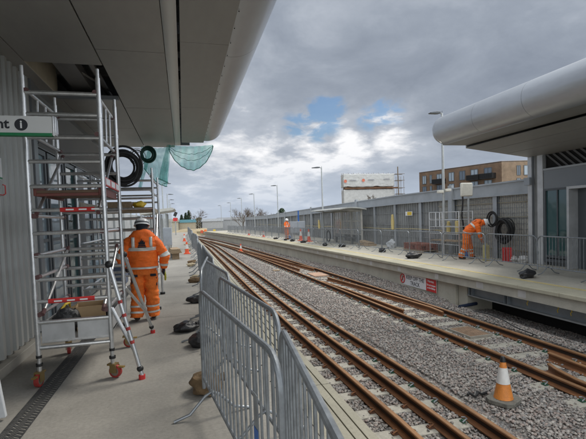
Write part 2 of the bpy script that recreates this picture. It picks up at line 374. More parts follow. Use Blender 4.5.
L.new(warm.outputs[2], bg2.inputs[0])
gap = None
for (px, py, k, a) in ((322, 116, 1000, 1.), (308, 120, 1800, .8), (334, 110, 1900, .8), (296, 126, 1600, .6), (318, 130, 2200, .7), (383, 113, 2300, .85), (396, 110, 2500, .75), (368, 118, 2300, .65)):
    g_ = math_('MULTIPLY', dirgauss(dirpix(px, py), k), a); gap = g_ if gap is None else math_('MAXIMUM', gap, g_)
gm = N.new('ShaderNodeMapRange'); gm.inputs[1].default_value = .16; gm.inputs[2].default_value = .60; gm.interpolation_type = 'SMOOTHSTEP'
gn = math_('ADD', math_('MULTIPLY', noise_(8., 9, .6, .5, (5, 2, 1)), 3.6), -1.2)
L.new(math_('MULTIPLY', gap, math_('ADD', .25, gn)), gm.inputs[0])
L.new(math_('MULTIPLY', gm.outputs[0], .85), mixs.inputs[0]); L.new(bg2.outputs[0], mixs.inputs[1]); L.new(bg1.outputs[0], mixs.inputs[2]); L.new(mixs.outputs[0], out.inputs[0])
sl = bpy.data.lights.new('sun', 'SUN'); sl.energy = 1.5; sl.angle = R(18); sl.color = (1, .94, .84)
so = bpy.data.objects.new('sun', sl); COL.objects.link(so)
sd = Vector((math.sin(SUN_AZ) * math.cos(SUN_EL), math.cos(SUN_AZ) * math.cos(SUN_EL), math.sin(SUN_EL)))
so.rotation_euler = sd.to_track_quat('Z', 'Y').to_euler()
sc.view_settings.view_transform = 'Standard'; sc.view_settings.look = 'None'; sc.view_settings.exposure = .5; sc.view_settings.gamma = 1; sc.view_settings.use_curve_mapping = False
sc.render.engine = 'CYCLES'; sc.cycles.max_bounces = 6; sc.cycles.use_denoising = True

# ------------------------------------------------------------------ alignment of the curving tracks
def lx(y):      # near track
    t = [(-20, .0), (5, 0), (10, -.12), (16, -.19), (45, -.22), (60, -.75), (80, -2.4)]
    for (a, b), (c, d) in zip(t, t[1:]):
        if y <= c: return b + (d - b) * (y - a) / (c - a)
    return t[-1][1]
def rx(y): return -.0007 * y * abs(y) if y < 80 else -.0007 * 6400 - .112 * (y - 80)
RA, RB, RC, RD, RE_ = 2.66, 3.185, 3.70, 5.735, 7.075
PZ = -.1        # level of the far platform
def bz(x, y):
    z = -1.10
    xl = x - lx(y); xr = x - rx(y)
    if xl < 2.2: z = -1.12
    elif xl < 4.05: z = -1.125
    elif xr < 5.3: z = -1.075
    elif xr < 7.5: z = -1.125
    else:
        z = -1.07
        z += .17 * math.exp(-((y - 19) / 6) ** 2) * min(1, max(0, (xr - 7.4) / .7))
        if y < 11.9 and xr > 7.75: z -= min(.2, (xr - 7.9) * .35) if xr > 7.9 else 0
    return z + .018 * noise.noise(Vector((x * 1.3, y * 1.3, 0)))

# ------------------------------------------------------------------ ground
tag(MB().box((-400, -60, -2.2), (500, 1500, -1.6)).build('ground', mat('far_ground', (.16, .15, .12), .95, 0, .3, .05)), kind='structure')
g = MB(); ys = lin(-3, 30, 120) + lin(30.6, 110, 90); xs = lin(1.0, 9.6, 60)
vs = [(x + (rx(y) if y > 60 else 0), y, bz(x + (rx(y) if y > 60 else 0), y) - .012) for y in ys for x in xs]; nx = len(xs)
g.add(vs, [(j * nx + i, j * nx + i + 1, (j + 1) * nx + i + 1, (j + 1) * nx + i) for j in range(len(ys) - 1) for i in range(nx - 1)])
tag(g.build('track_bed', BALL), kind='structure')

# loose ballast stones
SLP = .665
def near_sleeper(y): return abs(((y - .32 + SLP / 2) % SLP) - SLP / 2) < .145
def stones():
    t = (1 + 5 ** .5) / 2
    iv = np.array([(-1, t, 0), (1, t, 0), (-1, -t, 0), (1, -t, 0), (0, -1, t), (0, 1, t), (0, -1, -t), (0, 1, -t), (t, 0, -1), (t, 0, 1), (-t, 0, -1), (-t, 0, 1)], float); iv /= np.linalg.norm(iv[0])
    fi = np.array([(0, 11, 5), (0, 5, 1), (0, 1, 7), (0, 7, 10), (0, 10, 11), (1, 5, 9), (5, 11, 4), (11, 10, 2), (10, 7, 6), (7, 1, 8), (3, 9, 4), (3, 4, 2), (3, 2, 6), (3, 6, 8), (3, 8, 9), (4, 9, 5), (2, 4, 11), (6, 2, 10), (8, 6, 7), (9, 8, 1)])
    base = []
    for k in range(24):
        s = iv * (1 + rng.uniform(-.32, .28, (12, 1))); s *= np.array([1, rng.uniform(.6, .95), rng.uniform(.5, .85)]); base.append(s)
    P = []
    def scatter(y0, y1, dens, rmin, rmax):
        n = int((y1 - y0) * 7.6 * dens)
        for x, y, q in zip(rng.uniform(1.4, 9.0, n), rng.uniform(y0, y1, n), rng.random(n)):
            xl = x - lx(y); xr = x - rx(y)
            lift = .006
            if near_sleeper(y):
                if 1.9 < xl < 3.98:
                    if q < .96: continue
                    lift = .03
                if 5.33 < xr < 7.5:
                    if xr > 5.95 and xr < 6.9 and y < 20 and q < .6: lift = 0.02
                    if q < .9: continue
                    lift = .03
            ok = True
            for c, sh in ((RA, xl), (RB, xl), (RC, xl), (RD, xr), (RE_, xr)):
                if abs(sh - c) < .075: ok = False
            if not ok: continue
            P.append((x, y, bz(x, y) + lift, rmin + (rmax * 1.25 - rmin) * rng.random() ** 1.8))
    scatter(3.4, 9, 980, .011, .027); scatter(9, 16, 560, .015, .030); scatter(16, 30, 230, .02, .036); scatter(30, 46, 70, .03, .05)
    n = len(P); P = np.array(P); vv = np.empty((n, 12, 3)); bi = rng.integers(0, 24, n)
    a = rng.uniform(0, 2 * PI, n); b = rng.uniform(-1.1, 1.1, n)
    B = np.array(base)[bi]
    ca, sa, cb, sb = np.cos(a)[:, None], np.sin(a)[:, None], np.cos(b)[:, None], np.sin(b)[:, None]
    X, Y, Z = B[:, :, 0], B[:, :, 1], B[:, :, 2]
    Y2, Z2 = Y * cb - Z * sb, Y * sb + Z * cb
    vv[:, :, 0] = (X * ca - Y2 * sa) * P[:, 3:4] + P[:, 0:1]; vv[:, :, 1] = (X * sa + Y2 * ca) * P[:, 3:4] + P[:, 1:2]; vv[:, :, 2] = Z2 * P[:, 3:4] + P[:, 2:3]
    F = (fi[None] + (np.arange(n) * 12)[:, None, None]).reshape(-1)
    me = bpy.data.meshes.new('track_ballast'); me.vertices.add(n * 12); me.vertices.foreach_set('co', vv.reshape(-1))
    me.loops.add(len(F)); me.loops.foreach_set('vertex_index', F.astype(np.int32)); me.polygons.add(n * 20)
    me.polygons.foreach_set('loop_start', np.arange(0, n * 60, 3, dtype=np.int32)); me.update(calc_edges=True)
    me.materials.append(STONEM); o = bpy.data.objects.new('track_ballast', me); COL.objects.link(o)
    tag(o, 'loose grey and pinkish ballast stones round the tracks', 'gravel', kind='stuff')
stones()

# ------------------------------------------------------------------ tracks
RAILP = [(-.07, 0), (.07, 0), (.07, .012), (.012, .032), (.009, .045), (.009, .108), (.034, .122), (.036, .148), (.028, .158), (-.028, .158), (-.036, .148), (-.034, .122), (-.009, .108), (-.009, .045), (-.012, .032), (-.07, .012)]
def rail(name, path, label, m=None, group=None):
    b = MB().sweep(RAILP, path); n = len(RAILP); k = len(path) - 1
    for i in range(k):
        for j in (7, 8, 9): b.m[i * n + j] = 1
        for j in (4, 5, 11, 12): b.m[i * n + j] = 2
    return tag(b.build(name, list(m or (RUST, RUSTTOP, RUSTSHADE)), smooth=False), label, 'rail', group)
RZ = -1.108
yy = lin(-1, 30, 63) + lin(31, 86, 56)
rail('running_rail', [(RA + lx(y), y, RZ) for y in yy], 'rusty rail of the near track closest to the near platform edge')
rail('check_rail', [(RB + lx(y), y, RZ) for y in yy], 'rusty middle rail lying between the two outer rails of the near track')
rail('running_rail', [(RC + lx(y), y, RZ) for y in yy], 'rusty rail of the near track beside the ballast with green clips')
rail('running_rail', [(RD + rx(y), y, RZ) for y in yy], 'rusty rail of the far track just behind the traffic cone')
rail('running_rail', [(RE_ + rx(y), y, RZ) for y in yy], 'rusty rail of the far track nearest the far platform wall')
LR = (RUSTL, RUSTTOP, RUST)
def poly(pts, n=12):
    o = []
    for (a, b) in zip(pts, pts[1:]):
        for i in range(n): o.append(tuple(a[k] + (b[k] - a[k]) * i / n for k in range(3)))
    o.append(pts[-1]); return o
rail('loose_rail', poly([(6.86, 10.35, RZ - .03), (6.83, 10.9, RZ), (6.58, 14.8, RZ), (6.21, 18.2, RZ)]), 'loose rusty rail with a bent end beside the slatted step plate', LR)
rail('loose_rail', poly([(5.955, 10.9, RZ), (5.87, 13., RZ), (5.81, 14.6, RZ), (5.60, 17.2, RZ)]), 'loose rusty rail with a blunt end inside the far track, left of the bent one', LR)
rail('loose_rail', poly([(6.6, 6.55, RZ), (6.56, 5.7, RZ), (6.5, 3.2, RZ)]), 'straight loose rail end sticking into the picture right of the cone', LR)
rail('loose_rail', poly([(6.16, 6.12, RZ - .02), (6.03, 5.85, RZ), (5.93, 5.35, RZ), (5.9, 4.2, RZ), (5.88, 3, RZ)]), 'curved loose rail end flaring away from the far track behind the cone', LR)
rail('loose_rail', poly([(6.62, 21.6, RZ), (6.3, 25, RZ), (5.75, 31, RZ), (5.1, 38, RZ)]), 'long loose rail beyond the pale plate, ending inside the far track', LR)
rail('loose_rail', poly([(5.9, 21.9, RZ), (5.72, 25, RZ), (5.25, 31, RZ), (4.6, 38, RZ)]), 'long loose rail beyond the pale plate, beside the inner far-track rail', LR)
rail('loose_rail', poly([(6.42, 23.5, RZ), (6.05, 29, RZ), (5.5, 36, RZ), (4.6, 46, RZ)]), 'third loose rail between the two long ones beyond the pale plate', LR)
rail('loose_rail', poly([(5.3, 38.8, RZ), (4.5, 48, RZ), (3.5, 60, RZ)]), 'far loose rail continuing inside the far track towards the end of the line', LR)
# sleepers
def sleeper_proto(name, label, group, length, clips):
    t = tag(MB().prism([(-.13, 0), (.13, 0), (.115, -.17), (-.115, -.17)], 'x', -length / 2, length / 2).build(name, SLEEP, bevel=.012), label, 'sleeper', group)
    for (x, s, m) in clips:
        c = MB(); c.box((x - .038, -.042, .002), (x + .038, .042, .018)); c.box((x - .022, -.028, .018), (x + .022, .028, .034)); c.cur = 1
        c.tube([(x - s * .05, -.05, .03), (x, -.045, .055), (x + s * .04, -.02, .05), (x + s * .04, .03, .05), (x, .05, .05)], .009, 6)
        c.build('rail_clip', [m, GALVD if m is GREEN else RUST], t)
    return t
BRC = mat('brown_clip', (.11, .05, .03), .8, 0, .3, 30)
LCL = [(RA - 3.0 - .115, 1, BRC), (RA - 3.0 + .115, -1, BRC), (RB - 3.0 - .115, 1, BRC), (RB - 3.0 + .115, -1, BRC), (RC - 3.0 - .115, 1, GREEN), (RC - 3.0 + .115, -1, GREEN)]
RCL = [(RD - 6.4 - .115, 1, GREEN), (RD - 6.4 + .115, -1, GREEN), (RE_ - 6.4 - .115, 1, GREEN), (RE_ - 6.4 + .115, -1, GREEN)]
pl = sleeper_proto('sleeper', 'pale concrete sleeper half sunk in ballast under the near track', 'concrete sleepers under the near track', 2.02, LCL)
pr = sleeper_proto('sleeper', 'pale concrete sleeper half sunk in ballast under the far track', 'concrete sleepers under the far track', 2.36, RCL)
y = .32 + SLP * 5; first = True
while y < 62:
    for p, cx, fx in ((pl, 3.0, lx), (pr, 6.4, rx)):
        o = p if first else copy_tree(p)
        o.location = (cx + fx(y), y, RZ - .002 + random.uniform(-.004, .004))
    first = False; y += SLP
# step plate and pale plate between the far rails
t = thing('step_plate', 'slatted timber step plate lying between the far rails', 'step plate', (6.42, 8.65, -1.085), R(2))
b = MB()
for i in range(11): b.box((-.27 + i * .05, -.38, 0), (-.238 + i * .05, .38, .03))
b.build('slat', mat('plate_timber', (.30, .2, .13), .85, 0, .3, 8), t, bevel=.003)
b = MB().box((-.3, -.42, -.03), (-.275, .42, .035)).box((.285, -.42, -.03), (.31, .42, .035)).box((-.275, -.42, -.03), (.285, -.385, .03)).box((-.275, .385, -.03), (.285, .42, .03)); b.build('frame', mat('plate_edge', (.3, .28, .24), .85), t, bevel=.003)
tag(MB().box((6.0, 19.5, -1.11), (6.75, 20.8, -1.06)).build('timber_board', mat('pale_board', (.42, .27, .19), .85, 0, .2, 3), bevel=.004), 'pale pinkish board lying across the far track', 'board')
tag(MB().box((4.6, 22.4, -1.06), (4.95, 22.75, -1.02)).build('wood_offcut', PLANK), 'small brown wood offcut lying on the ballast between the tracks', 'offcut')
# cable scrap near the cone
tag(MB().tube([(4.06 + .05 * i, 5.52 + .05 * math.sin(i * 1.9), -1.02 + .02 * math.sin(i * 2.3)) for i in range(7)], .022, 8).build('cable_scrap', RUBB), 'short black cable scrap on the ballast beside the cone', 'cable')
tag(MB().tube([(7.35, 7.6, -.99), (7.4, 8.3, -.97), (7.6, 8.9, -.96), (7.75, 9.6, -.98), (7.7, 10.2, -1.0)], .012, 6).build('track_cable', RUBB), 'thin black cable trailing over the ballast below the grey girder', 'cable')

# ------------------------------------------------------------------ traffic cones
def cone(h, r0, r1, om, loc, label, top=True, rz=0, old=False, group=None):
    t = thing('traffic_cone', label, 'cone', loc, rz, group); s = h / .75
    w2 = (.245 if old else .2) * s
    b = MB(); c = .09 * s
    oct_ = [(-w2 + c, -w2), (w2 - c, -w2), (w2, -w2 + c), (w2, w2 - c), (w2 - c, w2), (-w2 + c, w2), (-w2, w2 - c), (-w2, -w2 + c)]
    b.prism(oct_, 'z', -.02, .05 * s); b.build('base', CONEB if old else om, t, bevel=.008)
    f = lambda k: r0 + (r1 - r0) * k
    MB().lathe([(f(0), .055 * s), (f(.05), .07 * s), (f(.4), h * .4), (f(.42), h * .42), (f(1), h), (f(1) * .6, h + .004), (0.001, h + .004)], n=24).build('body', om, t)
    MB().lathe([(f(.42) + .004, h * .43), (f(.8) + .004, h * .80)], n=24).build('reflective_sleeve', SLEEVE, t)
    if top: MB().lathe([(f(.93) + .003, h * .93), (f(1) + .004, h), (f(1) * .8, h * 1.05), (.001, h * 1.06)], n=16).build('top_cap', BLACK, t)
    return t
cn = cone(.62, .135, .032, CONEO, (4.44, 5.22, -1.03), 'worn orange cone with white sleeve and black tip on the ballast', True, R(28), True)
b = MB()
b.add([(.03, -.1015, .35), (.055, -.094, .35), (.06, -.088, .385), (.045, -.092, .40), (.025, -.096, .385)], [(0, 1, 2, 3, 4)])
cone(.72, .13, .04, CONER, (4.82, 37.5, -1.07), 'small red and white cone standing far away between the tracks', False)
for i, (x, y) in enumerate(((9.2, 33.4), (9.35, 31.6))):
    cone(.95, .15, .04, CONER, (x, y, PZ), ['left one of two tall cones beside the far grey cabinet', 'right one of two tall cones beside the far grey cabinet'][i], False)
for i, (x, y) in enumerate(((.14, 24), (.05, 40))):
    cone(.66, .12, .04, CONER, (x, y, 0), f'orange and white cone at the foot of the near barrier line, {ORD[i]} from the front', False)
for i, (x, y) in enumerate(((8.1, 44), (7.6, 51))):
    cone(.6, .12, .04, CONER, (x, y, PZ), f'small far cone on the far platform beyond the worker, {ORD[i]} one along', False)

# ------------------------------------------------------------------ near platform
def stain(m, amt=.22):
    nt = m.node_tree; N = nt.nodes; L = nt.links; b = N['Principled BSDF']; src = b.inputs['Base Color'].links[0].from_socket
    tc = N.new('ShaderNodeTexCoord'); out = src
    for sc_, lo, hi, st, k in ((1.3, .56, .72, (1, .55, 1), amt), (3.7, .60, .70, (1, .4, 1), amt * .7), (9., .64, .70, (1.8, .5, 1), amt * .8)):
        mp = N.new('ShaderNodeMapping'); mp.inputs['Scale'].default_value = st; L.new(tc.outputs['Object'], mp.inputs[0])
        n = N.new('ShaderNodeTexNoise'); n.inputs['Scale'].default_value = sc_; n.inputs['Detail'].default_value = 9; n.inputs['Roughness'].default_value = .65; L.new(mp.outputs[0], n.inputs['Vector'])
        mr = N.new('ShaderNodeMapRange'); mr.inputs[1].default_value = lo; mr.inputs[2].default_value = hi; mr.inputs[3].default_value = 1; mr.inputs[4].default_value = 1 - k; L.new(n.outputs['Fac'], mr.inputs[0])
        mx = N.new('ShaderNodeVectorMath'); mx.operation = 'SCALE'; L.new(out, mx.inputs[0]); L.new(mr.outputs[0], mx.inputs['Scale']); out = mx.outputs[0]
    L.new(out, b.inputs['Base Color'])
stain(CONC, .2); stain(COPE, .18); stain(WALLC, .16); stain(SLEEP, .3)
tag(MB().box((-2.75, -3, -1.7), (.98, 75, 0)).build('platform', CONC), kind='structure')
b = MB()
for y in (2.2, 8.2, 14.2, 20.2, 26.2, 32.2, 38.2): b.box((-2.1, y, .0008), (.97, y + .012, .0022))
tag(b.build('platform_joints', mat('joint_sealant', (.19, .18, .16), .8)), kind='structure')
b = MB(); y = -3.
while y < 72:
    y1 = y + 1.2 - .012
    for (x0, x1) in ((.985, 1.132), (1.146, 1.225), (1.239, 1.318), (1.332, 1.41)): b.box((x0, y, -.18), (x1, y1, .004))
    y += 1.2
tag(b.build('platform_coping', COPE, smooth=False), kind='structure')
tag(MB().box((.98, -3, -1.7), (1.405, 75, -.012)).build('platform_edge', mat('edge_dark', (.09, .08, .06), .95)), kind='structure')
tag(MB().box((1.406, -3, -.17), (1.416, 75, -.01)).build('platform_edge_strip', mat('edge_red', (.16, .07, .05), .8)), kind='structure')
# fixing holes along the inner coping
b = MB()
for i in range(60): b.lathe([(.012, .001), (.012, .0045), (.001, .0045)], (.84, .5 + i * .18, 0), 8)
tag(b.build('platform_studs', DARK), kind='structure')
# drain grating
t = thing('drain_channel', 'dark iron drain grating strip running along the near platform', 'drain', (-1.485, 0, 0))
b = MB().box((-.10, 1, -.02), (-.088, 13, .006)).box((.088, 1, -.02), (.10, 13, .006)); b.build('frame', GRATE, t)
b = MB(); y = 1.
while y < 13:
    b.prism([(-.088, y), (-.04, y + .08), (-.01, y + .05), (.04, y + .13), (.088, y + .10), (.088, y + .128), (.04, y + .158), (-.01, y + .078), (-.04, y + .108), (-.088, y + .028)], 'z', -.012, .005); y += .052
b.build('grate', GRATE, t, smooth=False)
MB().box((-.088, 1, -.02), (.088, 13, -.008)).build('channel_bed', mat('channel_dirt', (.055, .055, .053), .9), t)

# ------------------------------------------------------------------ near station building (left) and its canopy
t = thing('station_building', 'grey clad station building with glazed bays beside the near platform', 'building', (-2.2, 0, 0))
b = MB(); prof = []
y = 1.0
while y < 7.3:
    prof += [(0, y), (.035, y + .02), (.035, y + .09), (0, y + .11)]; y += .2
pr_ = [(p[0], p[1]) for p in prof] + [(0, 7.32), (-.1, 7.32), (-.1, 1)]
b.prism(pr_, 'z', .16, 4.1); b.build('cladding_panel', CLAD, t, smooth=False)
MB().box((-.12, 1, -.02), (.09, 7.35, .12)).build('plinth', mat('plinth_concrete', (.34, .33, .30), .85, 0, .15, 3), t, bevel=.008)
MB().box((-.05, 7.33, 0), (.06, 7.5, 4.1)).build('corner_post', MGREY, t, bevel=.006)
MB().box((-.02, 7.5, 3.02), (.03, 12.9, 4.1)).build('fascia_panel', MGREY, t)
b = MB()
for i in range(14): b.obox((.045, 10.2, 3.06 + i * .06), (.012, 5.3, .055), 0, 0, R(35))
b.build('louvre', DGREY, t, smooth=False)
for (y0, y1, m) in ((7.5, 8.0, GLASSB), (8.1, 9.1, GLASSB), (9.2, 10.0, GLASSD), (10.6, 11.5, GLASSB), (11.6, 12.8, GLASSB)):
    wdw = MB().box((-.03, y0, .1), (.02, y0 + .06, 3.0)).box((-.03, y1 - .06, .1), (.02, y1, 3.0)).box((-.03, y0 + .06, .1), (.02, y1 - .06, .18)).box((-.03, y0 + .06, 2.92), (.02, y1 - .06, 3.0)).box((-.03, y0 + .06, 1.5), (.015, y1 - .06, 1.55)).build('window', DGREY, t)
    MB().box((-.02, y0 + .06, .18), (-.01, y1 - .06, 2.92)).build('pane', m, wdw)
MB().box((-.03, 10.0, 0), (.05, 10.6, 3.0)).build('door', DGREY, t, bevel=.005)
MB().box((-3, 1, -.01), (-.13, 12.95, 4.7)).build('wall', MGREY, t)
# notices on the cladding
n_ = thing('wall_notice', 'white paper notice with green edge and red mark on the grey cladding', 'notice', (-2.155, 5.98, 2.4))
MB().box((0, -.14, -.05), (.004, .09, .22)).build('paper', WHITE, n_); MB().box((.005, -.14, -.045), (.006, .09, -.02)).build('green_edge', GREENS, n_)
MB().tube([(.012, .06, -.11), (.03, .085, -.12), (.03, .085, -.22), (.012, .06, -.24), (.012, -.02, -.24)], .007, 6).build('red_loop', RED, n_)
# pale board leaning by the wall
tag(MB().prism([(-2.2, .03), (-1.64, .03), (-1.72, .72), (-2.2, .74)], 'y', 4.35, 4.40).build('white_board', mat('board_white', (.62, .64, .66), .5), bevel=.006), 'plain white board standing at the foot of the grey cladding', 'board')

def soffit_panel(par, x0, x1, y0, y1, z=4.0, m=SOFF, name='soffit_panel', th=.03): return MB().box((x0, y0, z), (x1, y1, z + th)).build(name, m, par, bevel=.004)
c = thing('platform_canopy', 'wide grey metal canopy with rounded edge over the near platform', 'canopy')
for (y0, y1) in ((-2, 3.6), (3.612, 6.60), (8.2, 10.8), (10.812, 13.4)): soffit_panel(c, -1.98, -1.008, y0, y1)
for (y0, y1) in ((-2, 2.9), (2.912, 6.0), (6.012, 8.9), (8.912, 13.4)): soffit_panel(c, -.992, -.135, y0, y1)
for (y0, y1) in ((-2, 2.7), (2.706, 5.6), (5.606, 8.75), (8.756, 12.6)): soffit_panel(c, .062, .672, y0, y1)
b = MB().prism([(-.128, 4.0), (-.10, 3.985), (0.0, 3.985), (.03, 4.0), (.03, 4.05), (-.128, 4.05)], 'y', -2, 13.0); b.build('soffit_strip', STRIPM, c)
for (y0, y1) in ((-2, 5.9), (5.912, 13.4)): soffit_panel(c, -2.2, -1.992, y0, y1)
MB().box((-2.3, -2, 4.12), (.70, 13.3, 4.16)).box((-2.3, -2, 4.86), (.75, 13.3, 4.9)).build('roof_deck', MGREY, c) if False else None
b = MB().box((-2.5, -2, 4.86), (.75, 13.38, 4.92)).box((-2.5, 13.30, 4.05), (.3, 13.36, 4.86)).box((-2.5, -2, 4.05), (-2.44, 13.3, 4.86)); b.build('roof', MGREY, c)
# services visible through the missing panel
b = MB()
for k in range(4): b.box((-2.4, 6.2 + k * .65, 4.35), (.6, 6.28 + k * .65, 4.5))
b.box((-1.75, 6.0, 4.14), (-1.45, 9, 4.3)); b.tube([(-1.25, 6, 4.2), (-1.25, 9, 4.22)], .05, 10); b.tube([(-1.9, 6, 4.18), (-1.15, 8.6, 4.2)], .02, 6); b.build('ceiling_services', mat('services_grey', (.2, .2, .2), .5, .4), c)
b = MB().box((-2.02, 6.6, 4.005), (-1.985, 8.2, 4.75)).box((-1.985, 6.58, 4.035), (-1.0, 6.6, 4.3)).box((-1.0, 6.6, 4.035), (-.98, 8.2, 4.3)); b.build('opening_reveal', mat('reveal_board', (.5, .46, .36), .7), c)
b = MB().box((-1.99, 8.1, 3.93), (-1.0, 8.19, 3.999)); b.build('ceiling_rail', MGREY, c, bevel=.004)
# rounded edge: half tube with ball end and thin panel joints
def fascia(par, xc, zc, r, y0, y1, sgn, seams, m=FASC):
    n = 22; pr2 = []
    a0, a1 = (-100, 100) if sgn > 0 else (80, 280)
    pts = [(xc + r * math.cos(R(a0 + (a1 - a0) * i / n)), zc + r * math.sin(R(a0 + (a1 - a0) * i / n))) for i in range(n + 1)]
    stops = [y0] + sorted(seams) + [y1]
    for k, (a, b_) in enumerate(zip(stops, stops[1:])):
        q = MB(); q.prism(pts, 'y', a + (.004 if k else 0), b_ - .004); q.build('fascia_panel', m, par)
    q = MB(); q.prism([(xc + (p[0] - xc) * .985, zc + (p[1] - zc) * .985) for p in pts], 'y', y0, y1); q.build('fascia_core', DARK, par)
    # rounded end
    q = MB(); vs = []; fs = []; kk = 10
    for j in range(kk + 1):
        t2 = PI / 2 * j / kk
        for p in pts: vs.append((xc + (p[0] - xc) * math.cos(t2), y1 + r * math.sin(t2) * .9, zc + (p[1] - zc) * math.cos(t2)))
    m_ = len(pts)
    for j in range(kk):
        for i in range(m_ - 1): fs.append((j * m_ + i, j * m_ + i + 1, (j + 1) * m_ + i + 1, (j + 1) * m_ + i))
    q.add(vs, fs); q.build('fascia_end', m, par)
fascia(c, .75, 4.45, .45, -2, 12.3, 1, [1.2, 3.6, 6.0, 8.4, 10.6])
# bolts along the strips
b = MB(); y = 3.
while y < 12.5:
    for x in (.046, .685): b.ball((x, y, 3.995), .007, 8, 4)
    y += .42
b.build('soffit_bolts', DARK, c)

# projecting sign
s = thing('projecting_sign', 'white projecting sign with letters nt and round information symbol', 'sign', (-1.6, 4.5, 2.69))
MB().box((-.75, -.03, -.085), (.455, .03, .09)).build('panel', mat('sign_white', (.62, .63, .63), .4, 0, .04), s, bevel=.004)
MB().box((-.75, -.034, -.092), (.45, .034, -.066)).build('green_stripe', GREENS, s)
MB().box((.457, -.035, -.095), (.472, .035, .095)).build('end_cap', ALU, s, bevel=.004)
MB().box((.473, -.028, -.09), (.485, .028, .09)).build('end_bracket', ALU, s, bevel=.004)
d = MB().lathe([(.001, -.0312), (.055, -.0312), (.055, -.0305)], (.195, 0, .008), 28, axis='y').build('information_symbol', INK, s)
text('i', .10, WHITE, s, (.195, -.0325, .008), (R(90), 0, 0), 'symbol_letter', off=.0025)
text('nt', .125, INK, s, (.045, -.0325, .012), (R(90), 0, 0), off=.003)

# ------------------------------------------------------------------ aluminium scaffold towers
def ladder_frame(par, x0, x1, y, z0, z1, rungs, rr=.026, name='end_frame'):
    b = MB()
    for x in (x0, x1):
        b.tube([(x, y, z0), (x, y, z1)], rr, 12); b.tube([(x, y, z1), (x, y, z1 + .1)], rr * .75, 10)
        for zj in (z0 + .62, z0 + 1.62, z0 + 2.6): b.tube([(x, y, zj), (x, y, zj + .05)], rr * 1.18, 12)
    for z in rungs: b.tube([(x0, y, z), (x1, y, z)], rr * .86, 10)
    return b.build(name, ALU, par)
def brace(par, a, b_, r=.021, m=ALU, name='brace', claws=True):
    o = MB().tube([a, b_], r, 10).build(name, m, par)
    if claws:
        a, b_ = Vector(a), Vector(b_); d = (b_ - a).normalized()
        for q in ((a - d * .02, a + d * .07), (b_ - d * .07, b_ + d * .02)): MB().tube(q, r * 1.3, 8).build('claw', mat('dark_red_claw', (.11, .05, .05), .5), o)
    return o
def castor(par, x, y, rz):
    o = MB().tube([(x, y, .16), (x, y, .36)], .022, 10).build('castor', ALU, par)
    M2 = Matrix.Translation((x, y, 0)) @ Matrix.Rotation(rz, 4, 'Z')
    def put(b, name, m):
        b.v = [tuple(M2 @ Vector(p)) for p in b.v]; return b.build(name, m, o)
    put(MB().lathe([(.001, -.022), (.05, -.022), (.05, .022), (.001, .022)], (0, -.03, .075), 18, axis='x'), 'wheel_hub', mat('castor_hub', (.25, .22, .18), .5, .5))
    put(MB().lathe([(.05, -.024), (.072, -.02), (.075, 0), (.072, .02), (.05, .024)], (0, -.03, .075), 22, axis='x'), 'tyre', mat('castor_red', (.34, .035, .03), .55, 0, .2, 12))
    q = MB().box((-.04, -.05, .145), (.04, .05, .165)).box((-.038, -.06, .06), (-.03, .02, .145)).box((.03, -.06, .06), (.038, .02, .145)); put(q, 'fork', mat('brass_fork', (.24, .17, .07), .5, .5))
    put(MB().box((-.02, -.14, .12), (.02, -.045, .135)), 'brake_pedal', mat('brass_pedal', (.30, .20, .06), .5, .4))
    put(MB().lathe([(.035, .22), (.035, .25)], (0, 0, 0), 12).lathe([(.03, .31), (.03, .34)], (0, 0, 0), 12), 'collar', BLACK)
X0, X1, Y0, Y1 = -1.6, -.85, 5.2, 6.42
tw = thing('scaffold_tower', 'tall aluminium tower on red castors with box tray beside the grey cladding', 'scaffold tower')
RG = [.42, .70, .93, 1.17, 1.43, 1.68, 1.93, 2.19, 2.46, 2.72, 2.97, 3.2]
ladder_frame(tw, X0, X1, Y0, .34, 3.38, RG); ladder_frame(tw, X0, X1, Y1, .34, 3.38, RG)
for x, rz in ((X0, R(-12)), (X1, R(65))):
    castor(tw, x, Y0, rz); castor(tw, x, Y1, rz + R(25))
for x in (X0 + .035, X1 - .035):
    s_ = 1 if x < -1.2 else -1
    for z in ((1.87, 1.44, 1.2, .79, 2.76, 3.22) if s_ > 0 else (.79, 1.68, 2.76, 3.22)): brace(tw, (x, Y0, z), (x, Y1, z))
    brace(tw, (x + s_ * .03, Y0, .8), (x + s_ * .03, Y1, 1.45), .018); brace(tw, (x + s_ * .03, Y0, 1.9), (x + s_ * .03, Y1, 2.7), .018)
    b = MB()
    for k in range(1, 4): b.tube([(x, Y0 + k * .3, 2.76), (x, Y0 + k * .3 + .05, 3.22)], .014, 8)
    b.build('guardrail_infill', ALU, tw)
MB().box((X1 - .012, Y0 + .05, 2.2), (X1 + .012, Y1 - .05, 2.30)).build('side_toe_board', RED, tw, bevel=.004)
b = MB()
for k in range(3): b.box((X1 + .013, Y0 + .12 + k * .38, 2.215), (X1 + .015, Y0 + .40 + k * .38, 2.285))
b.build('toe_board_marking', WHITE, tw)
dk = MB().box((X0 + .06, Y0 + .05, 2.12), (X1 - .06, Y1 - .05, 2.15)).build('deck', mat('deck_ply', (.14, .09, .06), .8, 0, .2, 5), tw)
MB().box((X0 + .03, Y0 + .04, 2.09), (X0 + .06, Y1 - .04, 2.19)).box((X1 - .06, Y0 + .04, 2.09), (X1 - .03, Y1 - .04, 2.19)).box((X0 + .06, Y0 + .04, 2.085), (X1 - .06, Y0 + .07, 2.118)).build('deck_edge', mat('deck_red', (.16, .05, .04), .6), tw, bevel=.004)
tr = MB().box((X0 + .03, Y0 + .03, .47), (X1 - .03, Y1 - .03, .49)).build('tray_floor', ALU, tw)
